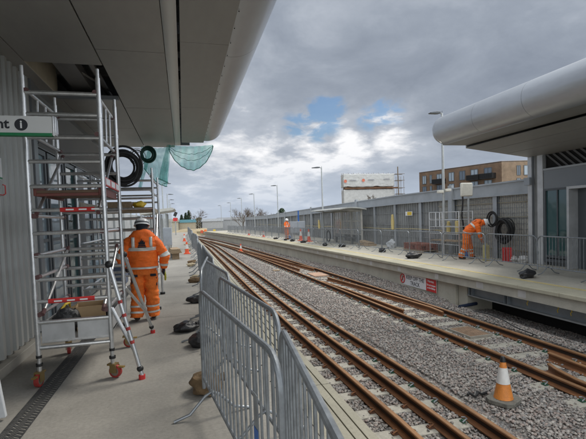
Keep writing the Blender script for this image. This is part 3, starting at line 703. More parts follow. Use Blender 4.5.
for (a, b_) in (((X0 + .03, Y0 + .035, .46), (-1.235, Y0 + .05, .685)), ((-1.205, Y0 + .035, .46), (X1 - .03, Y0 + .05, .685)), ((X0 + .03, Y1 - .05, .46), (X1 - .03, Y1 - .035, .685)), ((X0 + .03, Y0 + .06, .46), (X0 + .045, Y1 - .06, .685)), ((X1 - .045, Y0 + .06, .46), (X1 - .03, Y1 - .06, .685))):
    MB().box(a, b_).build('toe_board', mat('alu_sheet', (.5, .51, .52), .42, .6, .12, 6), tw, bevel=.003)
for (z, xa, xb) in ((.93, -1.47, -1.0), (1.93, -1.3, -.95)):
    q = MB().tube([(xa, Y0 - .004, z), (xb, Y0 - .004, z)], .026, 10).build('rung_label', RED, tw)
    b = MB()
    for k in range(3): b.box((xa + .06 + k * .13, Y0 - .0325, z - .008), (xa + .14 + k * .13, Y0 - .03, z + .008))
    b.build('label_print', WHITE, q)
mat('castor_red', (.34, .035, .03), .55, 0, .2, 12)
def stabiliser(top, foot, low, mid, marks=()):
    o = brace(tw, top, foot, .024, ALU, 'stabiliser', False)
    a, b_ = Vector(top), Vector(foot); d = (b_ - a)
    for k in marks: MB().tube([a + d * k, a + d * (k + .028)], .0246, 12).build('red_marking', MATS['castor_red'], o)
    b = MB().tube([b_ - d.normalized() * .02, b_ - d.normalized() * .02 - Vector((0, 0, .05))], .036, 12); b.build('foot_pad', RED, o)
    MB().ball(tuple(b_ - d.normalized() * .09), .038, 10, 6).build('foot_clamp', BLACK, o)
    MB().tube([low, a + d * mid], .021, 10).build('strut', ALU, o)
    MB().ball(tuple(a), .045, 10, 6).build('top_clamp', BLACK, o)
stabiliser((-.83, 5.17, 1.3), (-.52, 5.03, .03), (-.83, 5.2, .80), .78, (.32, .44, .56, .68))
stabiliser((-.83, 6.45, 1.32), (-.54, 7.1, .03), (-.83, 6.42, .85), .72)
# things lying in the tray
t = thing('cardboard_box', 'open brown cardboard box in the tray of the near tower', 'box', (-1.15, 5.72, .491), R(8))
b = MB().box((-.16, -.13, 0), (.16, .13, .012))
for (a, c2) in (((-.16, -.13, .012), (.16, -.12, .28)), ((-.16, .12, .012), (.16, .13, .30)), ((-.16, -.12, .012), (-.15, .12, .28)), ((.15, -.12, .012), (.16, .12, .28))): b.box(a, c2)
b.build('carton', CARD, t, smooth=False); b = MB().obox((-.205, 0, .26), (.12, .24, .008), 0, 0, R(-28)); b.obox((.2, 0, .30), (.1, .24, .008), 0, 0, R(35)); b.build('flap', CARD, t, smooth=False)
t = thing('tool_bag', 'black tool bag with yellow trim in the tray of the near tower', 'bag', (-1.4, 5.62, .491))
MB().ball((0, 0, .12), (.14, .22, .17), 16, 10, .4, 3).build('body', BAGB, t)
MB().tube([(-.05, -.12, .25), (0, -.06, .33), (.02, .06, .33), (.0, .14, .25)], .014, 8).build('handle', YEL, t)
tag(MB().ball((-.98, 5.95, .58), (.09, .12, .09), 12, 8, .5, 5).build('dark_rag', NAVY), 'dark crumpled cloth in the tray right of the cardboard box', 'cloth')

tw2 = thing('scaffold_tower', 'second aluminium tower behind the first, with boarded deck and yellow bundle', 'scaffold tower')
def tw2_frame(y):
    ladder_frame(tw2, -1.95, -.56, y, .05, 2.75, [.5, .8, 1.1, 1.38, 1.62, 1.86, 2.05, 2.25, 2.42, 2.6])
tw2_frame(9.0); tw2_frame(10.9)
MB().box((-1.9, 9.05, 2.0), (-.6, 10.85, 2.06)).build('deck', PLANK, tw2, bevel=.004)
for q in (((-1.92, 9.03, 2.06), (-1.9, 10.87, 2.2)), ((-.6, 9.03, 1.98), (-.58, 10.87, 2.07))): MB().box(*q).build('toe_board', mat('toe_ply', (.34, .3, .24), .8), tw2)
for z in (.5, 1.4, 2.4, 2.7):
    for x in (-1.9, -.6): brace(tw2, (x, 9.0, z), (x, 10.9, z), .02, ALU, 'brace', False)
brace(tw2, (-.6, 9.0, .5), (-.6, 10.9, 2.0), .02, ALU, 'brace', False)
for x in (-1.95, -.56):
    for y in (9.0, 10.9): MB().lathe([(.001, 0), (.06, 0), (.06, .05), (.001, .05)], (x, y, 0), 12).build('foot', BLACK, tw2)
tag(MB().ball((-.85, 9.3, 2.13), (.12, .1, .08), 14, 8, .35, 2).build('yellow_bundle', YEL), 'yellow bundle lying on the second tower deck', 'bundle')
tag(MB().box((-1.45, 9.2, 2.061), (-1.0, 9.5, 2.2)).build('deck_board_stack', PLANK, bevel=.004), 'brown boards stacked on the deck of the second tower', 'boards')

def coil(name, c, r, m, label, n=7, tr=.016, ax='y', group=None):
    b = MB(); rg = random.Random(hash(label) % 1000 if False else len(label))
    for k in range(n):
        ra = r * rg.uniform(.62, 1.0); rb = ra * rg.uniform(.95, 1.18); ox, oz, oy = rg.uniform(-.07, .07) * r, rg.uniform(-.14, .02) * r, rg.uniform(-.35, .35) * r * .6
        ti = rg.uniform(-.25, .25)
        pts = []
        for i in range(36):
            a = 2 * PI * i / 36
            p = (ra * math.cos(a) + ox, oy + ti * ra * math.cos(a + 1), rb * math.sin(a) + oz)
            if ax == 'x': p = (p[1], p[0], p[2])
            pts.append((c[0] + p[0], c[1] + p[1], c[2] + p[2]))
        b.tube(pts, tr, 8, closed=True)
    return tag(b.build(name, m), label, 'coil', group)
coil('cable_coil', (-.87, 7.2, 2.66), .27, RUBB, 'thick black cable coil hanging behind the top of the near tower', 10, .017)
coil('hose_coil', (-.84, 12.3, 3.62), .2, HOSE, 'dark green hose coil hanging from the end of the near canopy', 6, .022)
coil('wire_coil', (-1.15, 12.7, 3.62), .22, mat('grey_wire', (.2, .24, .25), .5), 'thin grey wire loops hanging left of the green hose coil', 5, .008)

# green debris net hung from the canopy end
HEM = mat('net_hem', (.01, .17, .13), .7)
def net(label, top, bot, lines=(.55, .8, 1.), folds=9, amp=.05, seed=1):
    """cloth between a top curve and a bottom curve (functions of u), gathered in folds, with darker gathered lines"""
    nu, nv = 60, 22; G = []
    for i in range(nu + 1):
        u = i / nu; a, b_ = Vector(top(u)), Vector(bot(u)); row = []
        for j in range(nv + 1):
            v = j / nv; p = a + (b_ - a) * v
            p.y += amp * (.25 + v) * math.sin(folds * 2 * PI * u + 2.2 * v + seed) + .05 * noise.noise(Vector((u * 6, v * 4, seed)))
            p.x += .02 * noise.noise(Vector((u * 9, v * 5, seed + 4)))
            p.z += .012 * noise.noise(Vector((u * 11, v * 7, seed + 8))); row.append(p)
        G.append(row)
    vs = [p for row in G for p in row]; m_ = nv + 1
    t = tag(MB().add(vs, [(i * m_ + j, (i + 1) * m_ + j, (i + 1) * m_ + j + 1, i * m_ + j + 1) for i in range(nu) for j in range(nv)]).build('debris_net', NETM), label, 'net')
    for k, v in enumerate(lines):
        MB().tube([G[i][int(round(v * nv))] for i in range(nu + 1)], .006 if v < 1 else .011, 5).build('net_hem', HEM, t)
    return t
net('green debris net swagged under the rounded canopy edge', lambda u: (-.30 + 1.24 * u, 12.75, 3.96 + .02 * u - .05 * math.sin(PI * u)), lambda u: (-.30 + 1.26 * u, 12.85, 3.95 - .70 * math.sin(PI * min(1, u * 1.0)) ** .7 - .25 * max(0, .35 - u)), (.3, .6, 1.), 7, .07, 1)
net('green debris net drooping from the canopy end above the second tower', lambda u: (-1.05 + .76 * u, 12.8, 3.92 - .05 * math.sin(PI * u)), lambda u: (-1.0 + .60 * u, 12.9, 3.30 - .52 * u - .1 * math.sin(PI * u)), (1.,), 5, .08, 2)
net('narrow gathered tail of green net hanging in front of the second tower', lambda u: (-.84 + .12 * u, 12.6, 3.86), lambda u: (-1.17 + .10 * u, 12.5, 2.66 + .05 * u), (1.,), 3, .04, 3)
net('slim gathered fold of green net dropping from the soffit strip end', lambda u: (-.34 + .10 * u, 12.65, 3.95), lambda u: (-.62 + .26 * u, 12.7, 3.0 - .12 * u), (1.,), 4, .05, 4)

# ------------------------------------------------------------------ crowd barriers
def barrier_proto(label, cat='barrier'):
    t = thing('crowd_barrier', label, cat); Lb, H = 2.3, 1.1; r = .17
    path = [(0, 0, .1)]
    for k in range(7): a = PI - PI / 2 * k / 6; path.append((r + r * math.cos(a), 0, H - .02 - r + r * math.sin(a)))
    for k in range(7): a = PI / 2 - PI / 2 * k / 6; path.append((Lb - r + r * math.cos(a), 0, H - .02 - r + r * math.sin(a)))
    path += [(Lb, 0, .1)]
    MB().tube(path, .019, 10).tube([(0, 0, .2), (Lb, 0, .2)], .015, 8).build('frame', GALV, t)
    b = MB()
    for k in range(1, 20):
        x = Lb * k / 20; b.tube([(x, 0, .2), (x, 0, H - .02 - (max(0, r - min(x, Lb - x)) ** 2 / (2 * r)))], .0085, 6)
    b.build('infill_bars', GALV, t)
    for x in (.42, Lb - .42):
        MB().tube([(x, -.34, .012), (x, -.2, .05), (x, -.06, .19), (x, 0, .22), (x, .06, .19), (x, .2, .05), (x, .34, .012)], .014, 8).build('foot', GALV, t)
    MB().tube([(Lb, -.0, .85), (Lb + .05, 0, .87), (Lb + .05, 0, .80)], .01, 6).tube([(0, 0, .62), (-.03, 0, .62), (-.03, 0, .54)], .01, 6).build('hook', GALVD, t)
    return t
GL = 'crowd barriers along the near platform edge'
GR = 'crowd barriers along the far platform'
bp = barrier_proto('grey steel crowd barrier nearest the platform path, with small blue tag')
bp['group'] = GL
def place(o, a, b_, z=0.):
    a, b_ = Vector(a), Vector(b_); o.location = (a.x, a.y, z); d = b_ - a; o.rotation_euler.z = math.atan2(d.y, d.x); return o
segs = [((.33, .28), (.56, 2.56), 'closest crowd barrier, running out of the bottom of the photo'),
        ((.62, 2.9), (.39, 5.18), 'crowd barrier on the track side behind the blue-tagged one'),
        ((.52, 5.3), (.33, 7.58), 'crowd barrier just beyond the two nearest overlapping ones'),
        ((.20, 5.9), (.42, 8.18), 'short-looking crowd barrier seen almost edge-on beside the dark bags')]
y = 7.6; x = .48; k = 0
while y < 58:
    nx_ = .50 + .0022 * y + random.uniform(-.07, .07)
    segs.append(((x, y), (nx_, y + 2.28), f'crowd barrier farther along the near edge, {ORD[k]} beyond the overlapping group')); x = nx_ + random.uniform(-.04, .04); y += 2.32; k += 1
place(bp, (.42, 1.98), (.13, 4.26))
for a, b_, lb in segs:
    o = copy_tree(bp); o['label'] = lb; place(o, a, b_)
tg = MB().box((.36, .012, .50), (.44, .018, .76)).build('tag_plate', GALVD, bp); MB().box((.36, .0185, .48), (.44, .0205, .56)).build('tag_sticker', BLUE, tg)
y = 4.6; k = 0; x = 9.75
pts = [(9.78, 8.0), (10.0, 10.35), (10.12, 12.7), (9.98, 15.0), (9.82, 17.3), (9.62, 19.6), (9.38, 21.9), (9.12, 24.2)]
y, x = 24.2, 9.12
while y < 62: y += 2.3; x = 9.12 - .0007 * (y * y - 24.2 ** 2) * 1.0 - .01 * (y - 24); pts.append((x, y))
pts = [(9.6, 5.7), *pts]
for k, (a, b_) in enumerate(zip(pts, pts[1:])):
    o = copy_tree(bp)
    for ch in list(o.children):
        if ch.name.startswith('tag_plate'):
            for g2 in list(ch.children): bpy.data.objects.remove(g2)
            bpy.data.objects.remove(ch)
    o['group'] = GR; o['label'] = f'{ORD[k]} crowd barrier along the far platform, counted from the right-hand canopy'
    a = (a[0] + random.uniform(-.05, .05), a[1]); place(o, a, b_, PZ)

# sandbags
def bag(x, y, z, sx, sy, sz, m, label, rz=0, seed=1, group=None):
    b = MB().ball((0, 0, sz * .75), (sx, sy, sz), 36, 22, .30, seed)
    b.v = [tuple(Vector(p) * (1 + .07 * noise.noise(Vector(p) * 14 + Vector((seed, 0, 0))) + .09 * (.3 - abs(noise.noise(Vector((p[0] * 9, p[1] * 22, p[2] * 16 + seed))))))) for p in b.v]
    b.v = [(p[0], p[1], max(p[2], .0)) for p in b.v]
    o = b.build('sandbag', m, loc=(x, y, z)); o.rotation_euler.z = rz
    nk = MB().tube([(sx * .85, 0, sz * .9), (sx * 1.1, .01, sz * 1.05), (sx * 1.28, .02, sz * 1.0)], [.05, .025, .05], 8); nk.build('tied_neck', m, o)
    return tag(o, label, 'sandbag', group)
bag(-.03, 7.0, 0, .2, .14, .09, BAGB, 'black sandbag lying on the path in front of the barrier line', R(25), 4)
bag(.15, 6.1, 0, .16, .14, .10, BAGB, 'black sandbag behind the bars, nearer than the one on the path', R(80), 6)
bag(.15, 4.45, 0, .15, .21, .105, BAGBR, 'round brown hessian sandbag behind the bars of the blue-tagged barrier', R(10), 7)
for i, (x, y) in enumerate(((.22, 9.4), (.27, 12.6), (.33, 13.3), (.25, 17.2), (.3, 18.4), (.2, 26.5), (.24, 33))):
    bag(x, y, 0, random.uniform(.10, .15), random.uniform(.16, .24), random.uniform(.06, .10), [BAGBE, BAGBR, BAGBE][i % 3] if i else BAGB, f'sandbag at the foot of the near barrier line, {ORD[i]} beyond the path bag', R(random.uniform(60, 120)), 10 + i)
for i, (x, y, s_) in enumerate(((9.05, 9.68, 1.12), (9.25, 16.0, 1.3), (9.62, 19.6, 1.1), (9.28, 24.3, 1.1), (8.75, 26.0, 1.), (8.6, 30.5, 1.), (8.4, 33, 1.), (8.3, 35, .9), (8.1, 38, .9))):
    bag(x, y, PZ, .25 * s_, .15 * s_, .11 * s_, BAGB, f'black sandbag on the far platform edge, {ORD[i]} counted from the right-hand canopy', R([20, 5, 60, 30, 80, 10, 40, 70, 20][i]), 30 + i)

# ------------------------------------------------------------------ far platform
EX = 7.98
def pxx(y): return EX + rx(y) + .02
ys = lin(-2, 30, 33) + lin(31.5, 80, 34)
def ribbon(x0, x1, z0, z1, name, m, ya=-2, yb=80, kind='structure'):
    path = [(rx(y), y, 0) for y in ys if ya <= y <= yb]
    if path[0][1] > ya: path = [(rx(ya), ya, 0)] + path
    if path[-1][1] < yb: path.append((rx(yb), yb, 0))
    return tag(MB().sweep([(x0, z0), (x1, z0), (x1, z1), (x0, z1)], path).build(name, m, smooth=False), kind=kind)
ribbon(EX + .62, 16, -1.7 if False else -.6, PZ, 'far_platform', mat('far_platform_concrete', (.42, .395, .335), .85, 0, .14, .8, fine=.1, fscale=25))
cop = MB(); 
for i, y in enumerate(np.arange(-2, 78, 1.2)):
    y2 = y + 1.19
    cop.add([(EX + rx(q) + dx, q, z) for q in (y, y2) for (dx, z) in ((0, PZ - .085), (.62, PZ - .085), (.62, PZ + .003), (.012, PZ + .003), (0, PZ - .01))],
            [(0, 1, 2, 3, 4)[::-1], (5, 6, 7, 8, 9), (0, 5, 6, 1), (1, 6, 7, 2), (2, 7, 8, 3), (3, 8, 9, 4), (4, 9, 5, 0)])
tag(cop.build('far_platform_coping', mat('far_coping', (.41, .385, .295), .85, 0, .14, 1.2, fine=.07), smooth=False), kind='structure')
stain(MATS['far_coping'], .18); stain(MATS['far_platform_concrete'], .2)
ribbon(EX + .66, EX + .80, PZ + .001, PZ + .005, 'platform_line', YLINE)
ribbon(EX + .07, EX + .62, PZ - .34, PZ - .088, 'platform_beam', mat('beam_concrete', (.42, .40, .34), .85, 0, .2, 1.5, fine=.08))
# whitish marks on the beam face
b = MB()
for y in (8.6, 10.1, 12.2, 14.6, 17, 18.4, 19.2, 20, 21, 24, 27): b.box((EX + .064 + rx(y), y, PZ - .3), (EX + .072 + rx(y), y + random.uniform(.1, .3), PZ - .12))
tag(b.build('platform_beam_patches', mat('lime_mark', (.5, .49, .47), .8)), kind='structure')
wl = thing('platform_wall', 'pale concrete panel wall under the far platform edge', 'wall')
y = 11.55
while y < 78:
    y2 = min(y + 2.4, 79); 
    MB().add([(EX + .22 + rx(q) + dx, q, z) for q in (y, y2 - .015) for (dx, z) in ((0, -1.6), (.2, -1.6), (.2, PZ - .35), (0, PZ - .35))], [(3, 2, 1, 0), (4, 5, 6, 7), (0, 1, 5, 4), (1, 2, 6, 5), (2, 3, 7, 6), (3, 0, 4, 7)]).build('wall_panel', WALLC, wl, bevel=.006)
    y += 2.4
jb = MB(); pth = [(rx(q), q, 0) for q in lin(11.6, 79, 50)]; jb.sweep([(EX + .25, -1.6), (EX + .4, -1.6), (EX + .4, PZ - .36), (EX + .25, PZ - .36)], pth); jb.build('joint_backing', DARK, wl, smooth=False)
# pier at the end of the wall
MB().prism([(EX + .22, -1.6), (EX + 1.3, -1.6), (EX + 1.3, PZ - .35), (EX + .22, PZ - .35)], 'y', 11.1, 11.52).build('end_pier', WALLC, wl, bevel=.01)
# warning sign on the wall
s = thing('track_sign', 'white and red keep off the track sign on the far platform wall', 'sign', (EX + .20 + rx(13.5), 13.7, -.69), R(-.35))
MB().box((-.012, -1.24, -.215), (0, 1.24, .215)).build('panel', WHITE, s)
MB().box((-.0145, -1.24, -.215), (-.0125, -.62, .215)).build('red_panel', RED, s)
rt = (R(90), 0, R(-90))
text('KEEP OFF THE', .2, INK, s, (-.0135, .13, .08), rt, w=.98); text('TRACK', .2, INK, s, (-.0135, .13, -.11), rt)
text('Warning', .11, WHITE, s, (-.0155, -.90, .13), rt, w=1.); text('Do not trespass', .085, WHITE, s, (-.0155, -.93, .0), rt, w=.95); text('on the Railway', .085, WHITE, s, (-.0155, -.93, -.10), rt, w=.95)
q = MB().tube([(-.016, 1.02 + .16 * math.cos(a), .16 * math.sin(a)) for a in [2 * PI * i / 28 for i in range(28)]], .022, 6, closed=True).tube([(-.016, 1.02 - .11, .11), (-.016, 1.02 + .11, -.11)], .018, 6).build('prohibition_ring', RED, s)
q = MB().ball((-.014, 1.02, .085), (.004, .028, .028), 10, 6)
q.prism([(.99, .055), (1.05, .055), (1.06, -.02), (1.08, -.115), (1.055, -.115), (1.02, -.03), (.975, -.11), (.95, -.105), (.985, -.02)], 'x', -.0145, -.0128); q.build('walking_figure', INK, s)
# girder bridging the opening
gd = thing('platform_girder', 'grey steel girder with yellow chalk marks bridging the dark opening', 'girder')
MB().box((EX + .30, -2, -.72), (EX + .32, 11.09, PZ - .345)).build('web', STEELG, gd)
MB().box((EX + .20, -2, -.755), (EX + .45, 11.09, -.722)).build('bottom_flange', mat('flange_grey', (.27, .28, .28), .6, .2, .25, 3), gd)
for y in (11.0, 10.86, 9.55, 9.42): MB().box((EX + .2, y, -.72), (EX + .299, y + .02, PZ - .345)).build('stiffener', STEELG, gd)
for y in (8.85, 7.95, 7.6, 7.22): MB().tube([(EX + .297, y, -.50), (EX + .297, y - .02, -.55), (EX + .297, y + .02, -.58), (EX + .297, y, -.64)], .01, 5).build('chalk_mark', YEL, gd)
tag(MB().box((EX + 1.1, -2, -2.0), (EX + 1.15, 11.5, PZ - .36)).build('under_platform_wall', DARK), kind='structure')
tag(MB().tube([(EX - .2, 10.9, -1.03), (EX + .5, 11.05, -1.02)], .05, 10).build('duct_pipe', mat('navy_duct', (.02, .03, .06), .5)), 'dark blue duct stub lying below the end of the platform wall', 'pipe')

# ------------------------------------------------------------------ boundary wall with steel frame behind the far platform
WX = 11.85
bw = thing('boundary_wall', 'long grey steel framed mesh wall behind the far platform', 'wall')
def wz(y): return 2.85 if y < 22 else (2.85 - .55 * min(1, (y - 22) / 40))
MESHW = pattern_mat('wall_mesh_infill', (.40, .41, .40), (.45, .45, .43), (.26, .265, .265), 9, 1.3, .03, offset=0, bump=.01, brick_w=.5, row=.25, rot=(R(90), 0, R(90)))
GABI = None
def gabion():
    m = bpy.data.materials.new('stone_mesh_infill'); m.use_nodes = True; nt = m.node_tree; N = nt.nodes; L = nt.links; b = N['Principled BSDF']
    tc = N.new('ShaderNodeTexCoord'); mp = N.new('ShaderNodeMapping'); mp.inputs['Scale'].default_value = (1, 1, 1.6); L.new(tc.outputs['Object'], mp.inputs[0])
    v = N.new('ShaderNodeTexVoronoi'); v.inputs['Scale'].default_value = 11; L.new(mp.outputs[0], v.inputs['Vector'])
    sp = N.new('ShaderNodeSeparateColor'); L.new(v.outputs['Color'], sp.inputs[0])
    rp = N.new('ShaderNodeValToRGB'); e = rp.color_ramp.elements; e[0].color = (.40, .39, .36, 1); e[1].color = (.52, .50, .44, 1); L.new(sp.outputs[0], rp.inputs[0])
    L.new(rp.outputs[0], b.inputs['Base Color']); b.inputs['Roughness'].default_value = .9
    bp = N.new('ShaderNodeBump'); bp.inputs['Distance'].default_value = .012; bp.invert = True; L.new(v.outputs['Distance'], bp.inputs['Height']); L.new(bp.outputs[0], b.inputs['Normal'])
    return m
GABI = gabion()
b = MB().box((WX + .12, 12.3, PZ), (WX + .3, 18.2, 2.4)); b.build('stone_infill', GABI, bw)
b = MB(); y = 18.2
while y < 84:
    y2 = y + 2.75; b.box((WX + .12, y + .01, PZ), (WX + .2, y2 - .01, wz(y) - .45)); y = y2
b.build('infill_panel', MESHW, bw)
b = MB(); y = 18.3
while y < 60:
    b.box((WX + .085, y, PZ), (WX + .119, y + .035, wz(y) - .45)); y += .23 if y < 40 else .46
for z in (.5, 1.15, 1.8): b.box((WX + .07, 18.25, z), (WX + .084, 60, z + .03))
b.build('infill_ribs', mat('rib_grey', (.30, .31, .31), .6, .3, .2, 3), bw, smooth=False)
# mesh rods in front of the infill
b = MB(); y = 12.35
while y < 18.2: b.box((WX + .09, y, PZ), (WX + .098, y + .014, 2.4)); y += .11
z = .05
while z < 2.4: b.box((WX + .098, 12.35, z), (WX + .106, 18.2, z + .01)); z += .2
b.build('mesh_rods', GALV, bw, smooth=False)
b = MB()
for z in (.25, .85, 1.5, 2.05): b.box((WX + .06, 12.35, z), (WX + .088, 18.2, z + .03))
b.build('timber_batten', FOAM, bw) if False else b.build('batten', mat('batten_beige', (.34, .31, .24), .8), bw)
y = 14.25; k = 0; P_ = []
while y < 84: P_.append(y); y += 2.72
for k, y in enumerate(P_):
    z = wz(y)
    w2 = .11 if k % 4 != 1 else .16
    q = MB().box((WX - .02, y - w2, PZ), (WX + .0, y + w2, z - .5)).box((WX + .0, y - .008, PZ), (WX + .1, y + .008, z - .5)).box((WX + .1, y - w2, PZ), (WX + .118, y + w2, z - .5))
    if k % 4 == 1: q.box((WX - .14, y - .14, PZ), (WX - .022, y + .14, z + .12))
    q.build('post', STEEL, bw, smooth=False)
ya, yb = 12.3, 84
beam = [(12.3, 2.85), (22, 2.85), (62, 2.3), (84, 2.25)]
for (y0, z0), (y1, z1) in zip(beam, beam[1:]):
    bb = MB()
    for (xa, xb, za, zb) in ((-.03, .12, -.48, -.06), (-.09, .16, -.06, .0), (-.09, .16, -.53, -.48)):
        bb.add([(WX + x, y, z + zz) for (y, z) in ((y0, z0), (y1, z1)) for (x, zz) in ((xa, za), (xb, za), (xb, zb), (xa, zb))], [(3, 2, 1, 0), (4, 5, 6, 7), (0, 1, 5, 4), (1, 2, 6, 5), (2, 3, 7, 6), (3, 0, 4, 7)])
    bb.build('top_beam', STEEL, bw, smooth=False)
# handrail wire along wall at waist height
MB().tube([(WX - .1, y, .95 + .02 * math.sin(y)) for y in lin(17, 70, 80)], .012, 5).build('waist_rope', FOAM, bw)
# yellow notice
t = thing('yellow_notice', 'small yellow and white notice on the grey mesh wall', 'notice', (WX - .03, 20.8, 1.77))
MB().box((0, -.36, -.1), (.01, .36, .12)).build('plate', WHITE, t); MB().box((-.004, -.3, -.08), (-.001, .16, .1)).build('yellow_field', YEL, t)
# yellow foam guards tied to posts
for i, (y, z0, z1) in enumerate(((22.3, .9, 1.75), (16.98, .8, 1.35), (30.5, .7, 1.5), (36, .7, 1.5))):
    tag(MB().tube([(WX - .22, y, z0), (WX - .2, y + .03, (z0 + z1) / 2), (WX - .25, y - .05, z1)], [.08, .1, .06], 10).build('foam_guard', FOAM), f'pale yellow foam guard tied to the mesh wall, {ORD[i]} from the right' if i else 'crumpled pale yellow foam guard on the double post of the wall', 'foam guard')

# ------------------------------------------------------------------ station building and canopy on the right
sb = thing('station_building', 'dark grey station building with glazed front under the far canopy', 'building')
FX = 11.62
MB().box((FX + .2, -2, PZ), (18, 12.15, 4.7)).build('wall', MGREY, sb)
MB().box((FX + .02, -2, 2.42), (FX + .19, 11.7, 3.06)).build('fascia_panel', MGREY, sb, bevel=.005)
MB().box((FX - .01, -2, 3.03), (FX + .03, 11.7, 3.09)).build('fascia_trim', STEEL, sb)
b = MB()
for i in range(60):
    y = -2 + i * .25
    if y + .7 > 11.72: break
    b.obox((FX + .1, y + .36, 3.32), (.02, .06, .78), 0, R(-50))
b.build('louvre', mat('louvre_grey', (.085, .085, .085), .5), sb, smooth=False)
MB().box((FX + .13, -2, 3.1), (FX + .19, 11.7, 3.6)).build('louvre_backing', DARK, sb)
wdw = MB().box((FX, 10.55, .02), (FX + .1, 10.63, 2.42)).box((FX, 11.62, .02), (FX + .1, 11.7, 2.42)).box((FX, 10.63, .02), (FX + .1, 11.62, .12)).box((FX, 10.63, .16), (FX + .1, 11.62, .24)).box((FX, 10.63, 2.36), (FX + .1, 11.62, 2.42)).box((FX + .02, 11.16, .24), (FX + .09, 11.2, 2.36)).build('window', DGREY, sb)
MB().box((FX + .05, 10.63, .24), (FX + .06, 11.16, 2.36)).box((FX + .05, 11.2, .24), (FX + .06, 11.62, 2.36)).build('pane', GLASSD, wdw)
dr = MB().box((FX - .3, 10.46, PZ), (FX + .1, 10.54, 2.42)).box((FX - .3, 9.0, 2.34), (FX + .1, 10.46, 2.42)).box((FX - .3, 8.92, PZ), (FX + .1, 9.0, 2.42)).build('doorway', mat('door_frame_grey', (.5, .51, .52), .4, .3), sb, bevel=.004)
MB().box((FX + .05, 9.0, PZ), (FX + .1, 10.46, 2.34)).build('door_leaf', DGREY, dr)
MB().box((FX - .02, 9.95, PZ), (FX + .04, 10.02, 2.34)).build('door_stile', PIPE, dr)
MB().box((FX, -2, .1), (FX + .1, 8.9, 2.4)).build('pane', GLASSD, sb)
MB().box((11.62, 11.72, PZ), (11.80, 11.95, 3.6)).build('column', mat('column_grey', (.52, .53, .54), .4, .3), sb, bevel=.01)
MB().box((11.66, 11.97, PZ), (11.9, 12.14, 3.6)).build('column_backing', mat('column_mid', (.33, .34, .34), .5, .2), sb)
MB().box((11.62, 12.18, PZ), (11.74, 12.36, 3.6)).build('column', MATS['column_grey'], sb, bevel=.01)
MB().tube([(11.6, 12.1, PZ), (11.6, 12.1, 3.6)], .03, 8).build('downpipe', DGREY, sb)
MB().box((11.5, 12.16, 2.6), (11.6, 12.40, 2.86)).build('junction_box', CABM, sb, bevel=.008)

c = thing('platform_canopy', 'grey metal canopy with bullnose edge over the far platform', 'canopy')
TX, TZ, TR = 8.28, 4.395, .45
fascia(c, TX, TZ, TR, -2, 12.1, -1, [2.8, 4.6, 6.6, 8.5, 10.3, 12.0][:5])
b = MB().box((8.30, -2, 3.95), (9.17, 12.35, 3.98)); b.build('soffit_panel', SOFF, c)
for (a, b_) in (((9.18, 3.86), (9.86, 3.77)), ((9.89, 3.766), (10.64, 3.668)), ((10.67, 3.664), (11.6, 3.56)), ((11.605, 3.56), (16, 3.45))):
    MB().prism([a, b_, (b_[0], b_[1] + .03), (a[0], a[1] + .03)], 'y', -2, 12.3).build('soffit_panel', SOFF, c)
MB().prism([(8.885, 3.86), (16, 3.48), (16, 4.8), (8.3, 4.83), (8.3, 3.99), (8.885, 3.99)], 'y', 12.27, 12.32).build('end_panel', SOFF, c) if False else None
MB().prism([(8.3, 3.985), (9.172, 3.985), (9.176, 3.86), (11.6, 3.57), (16, 3.46), (16, 4.7), (8.3, 4.8)], 'y', 12.301, 12.36).build('end_panel', SOFF, c)
MB().prism([(8.3, 4.78), (16, 4.7), (16, 4.76), (8.3, 4.84)], 'y', -2, 12.3).build('roof', FASC, c)

# ------------------------------------------------------------------ furniture of the far platform
def lamp_post(x, y, z0, h, arm, label, k=0):
    t = thing('lamp_post', label, 'lamp post', (x, y, z0))
    MB().tube([(0, 0, 0), (0, 0, h * .35), (0, 0, h)], [.07, .06, .045], 12).build('pole', PIPE, t)
    MB().tube([(0, 0, h - .02), (arm * .25, 0, h)], .03, 8).build('arm', PIPE, t)
    MB().prism([(arm * .2, h - .03), (arm * .45, h - .045), (arm * .95, h - .04), (arm, h - .005), (arm * .5, h + .05), (arm * .2, h + .045)], 'y', -.11, .11).build('lamp_head', DGREY, t, bevel=.01)
    MB().tube([(0, 0, h), (-arm * .02, 0, h + .1)], .012, 6).build('sensor', DGREY, t)
    return t
L0 = lamp_post(11.15, 16.6, PZ, 6.2, -.62, 'lamp post by the bullnose canopy with two white boxes')
b = MB().box((-.3, -.13, 2.72), (-.06, .05, 2.84)).box((.06, -.13, 2.78), (.32, .05, 2.9)); b.build('camera_box', CANV, L0, bevel=.02)
lamp_post(10.05, 30.1, PZ, 5.5, -.75, 'lamp post beside the waiting shelter')
for i, (x, y) in enumerate(((9.95, 45.), (9.7, 59), (9.4, 70), (8.9, 82), (8.3, 96))): lamp_post(x, y, PZ, 5.4 - (.2 if i > 2 else 0), -.7, f'thin far lamp post behind the far platform, {ORD[i]} beyond the shelter')
for i, (x, y) in enumerate(((-1.5, 36), (-1.6, 50), (-1.75, 62), (-1.9, 75))): lamp_post(x, y, 0, 4.9, .7, f'thin lamp post far along the near platform, {ORD[i]} behind the second tower')
# sign covered with a white bag
t = thing('covered_sign', 'pole sign wrapped in a white canvas bag', 'sign', (10.95, 14.65, PZ))
MB().tube([(0, 0, 0), (0, 0, 2.55)], .04, 10).build('pole', PIPE, t)
b = MB().box((-.33, -.07, 2.47), (.17, .07, 3.0)); b.build('canvas_bag', CANV, t, bevel=.04)
# cable on post
tag(MB().tube([(11.6, 15.9, 2.6), (11.58, 15.86, 2.2), (11.55, 15.9, 1.6), (11.58, 15.8, .9)], .035, 8).build('hanging_cable', RUBB), 'thick black cable hanging down beside the white canvas bag', 'cable')
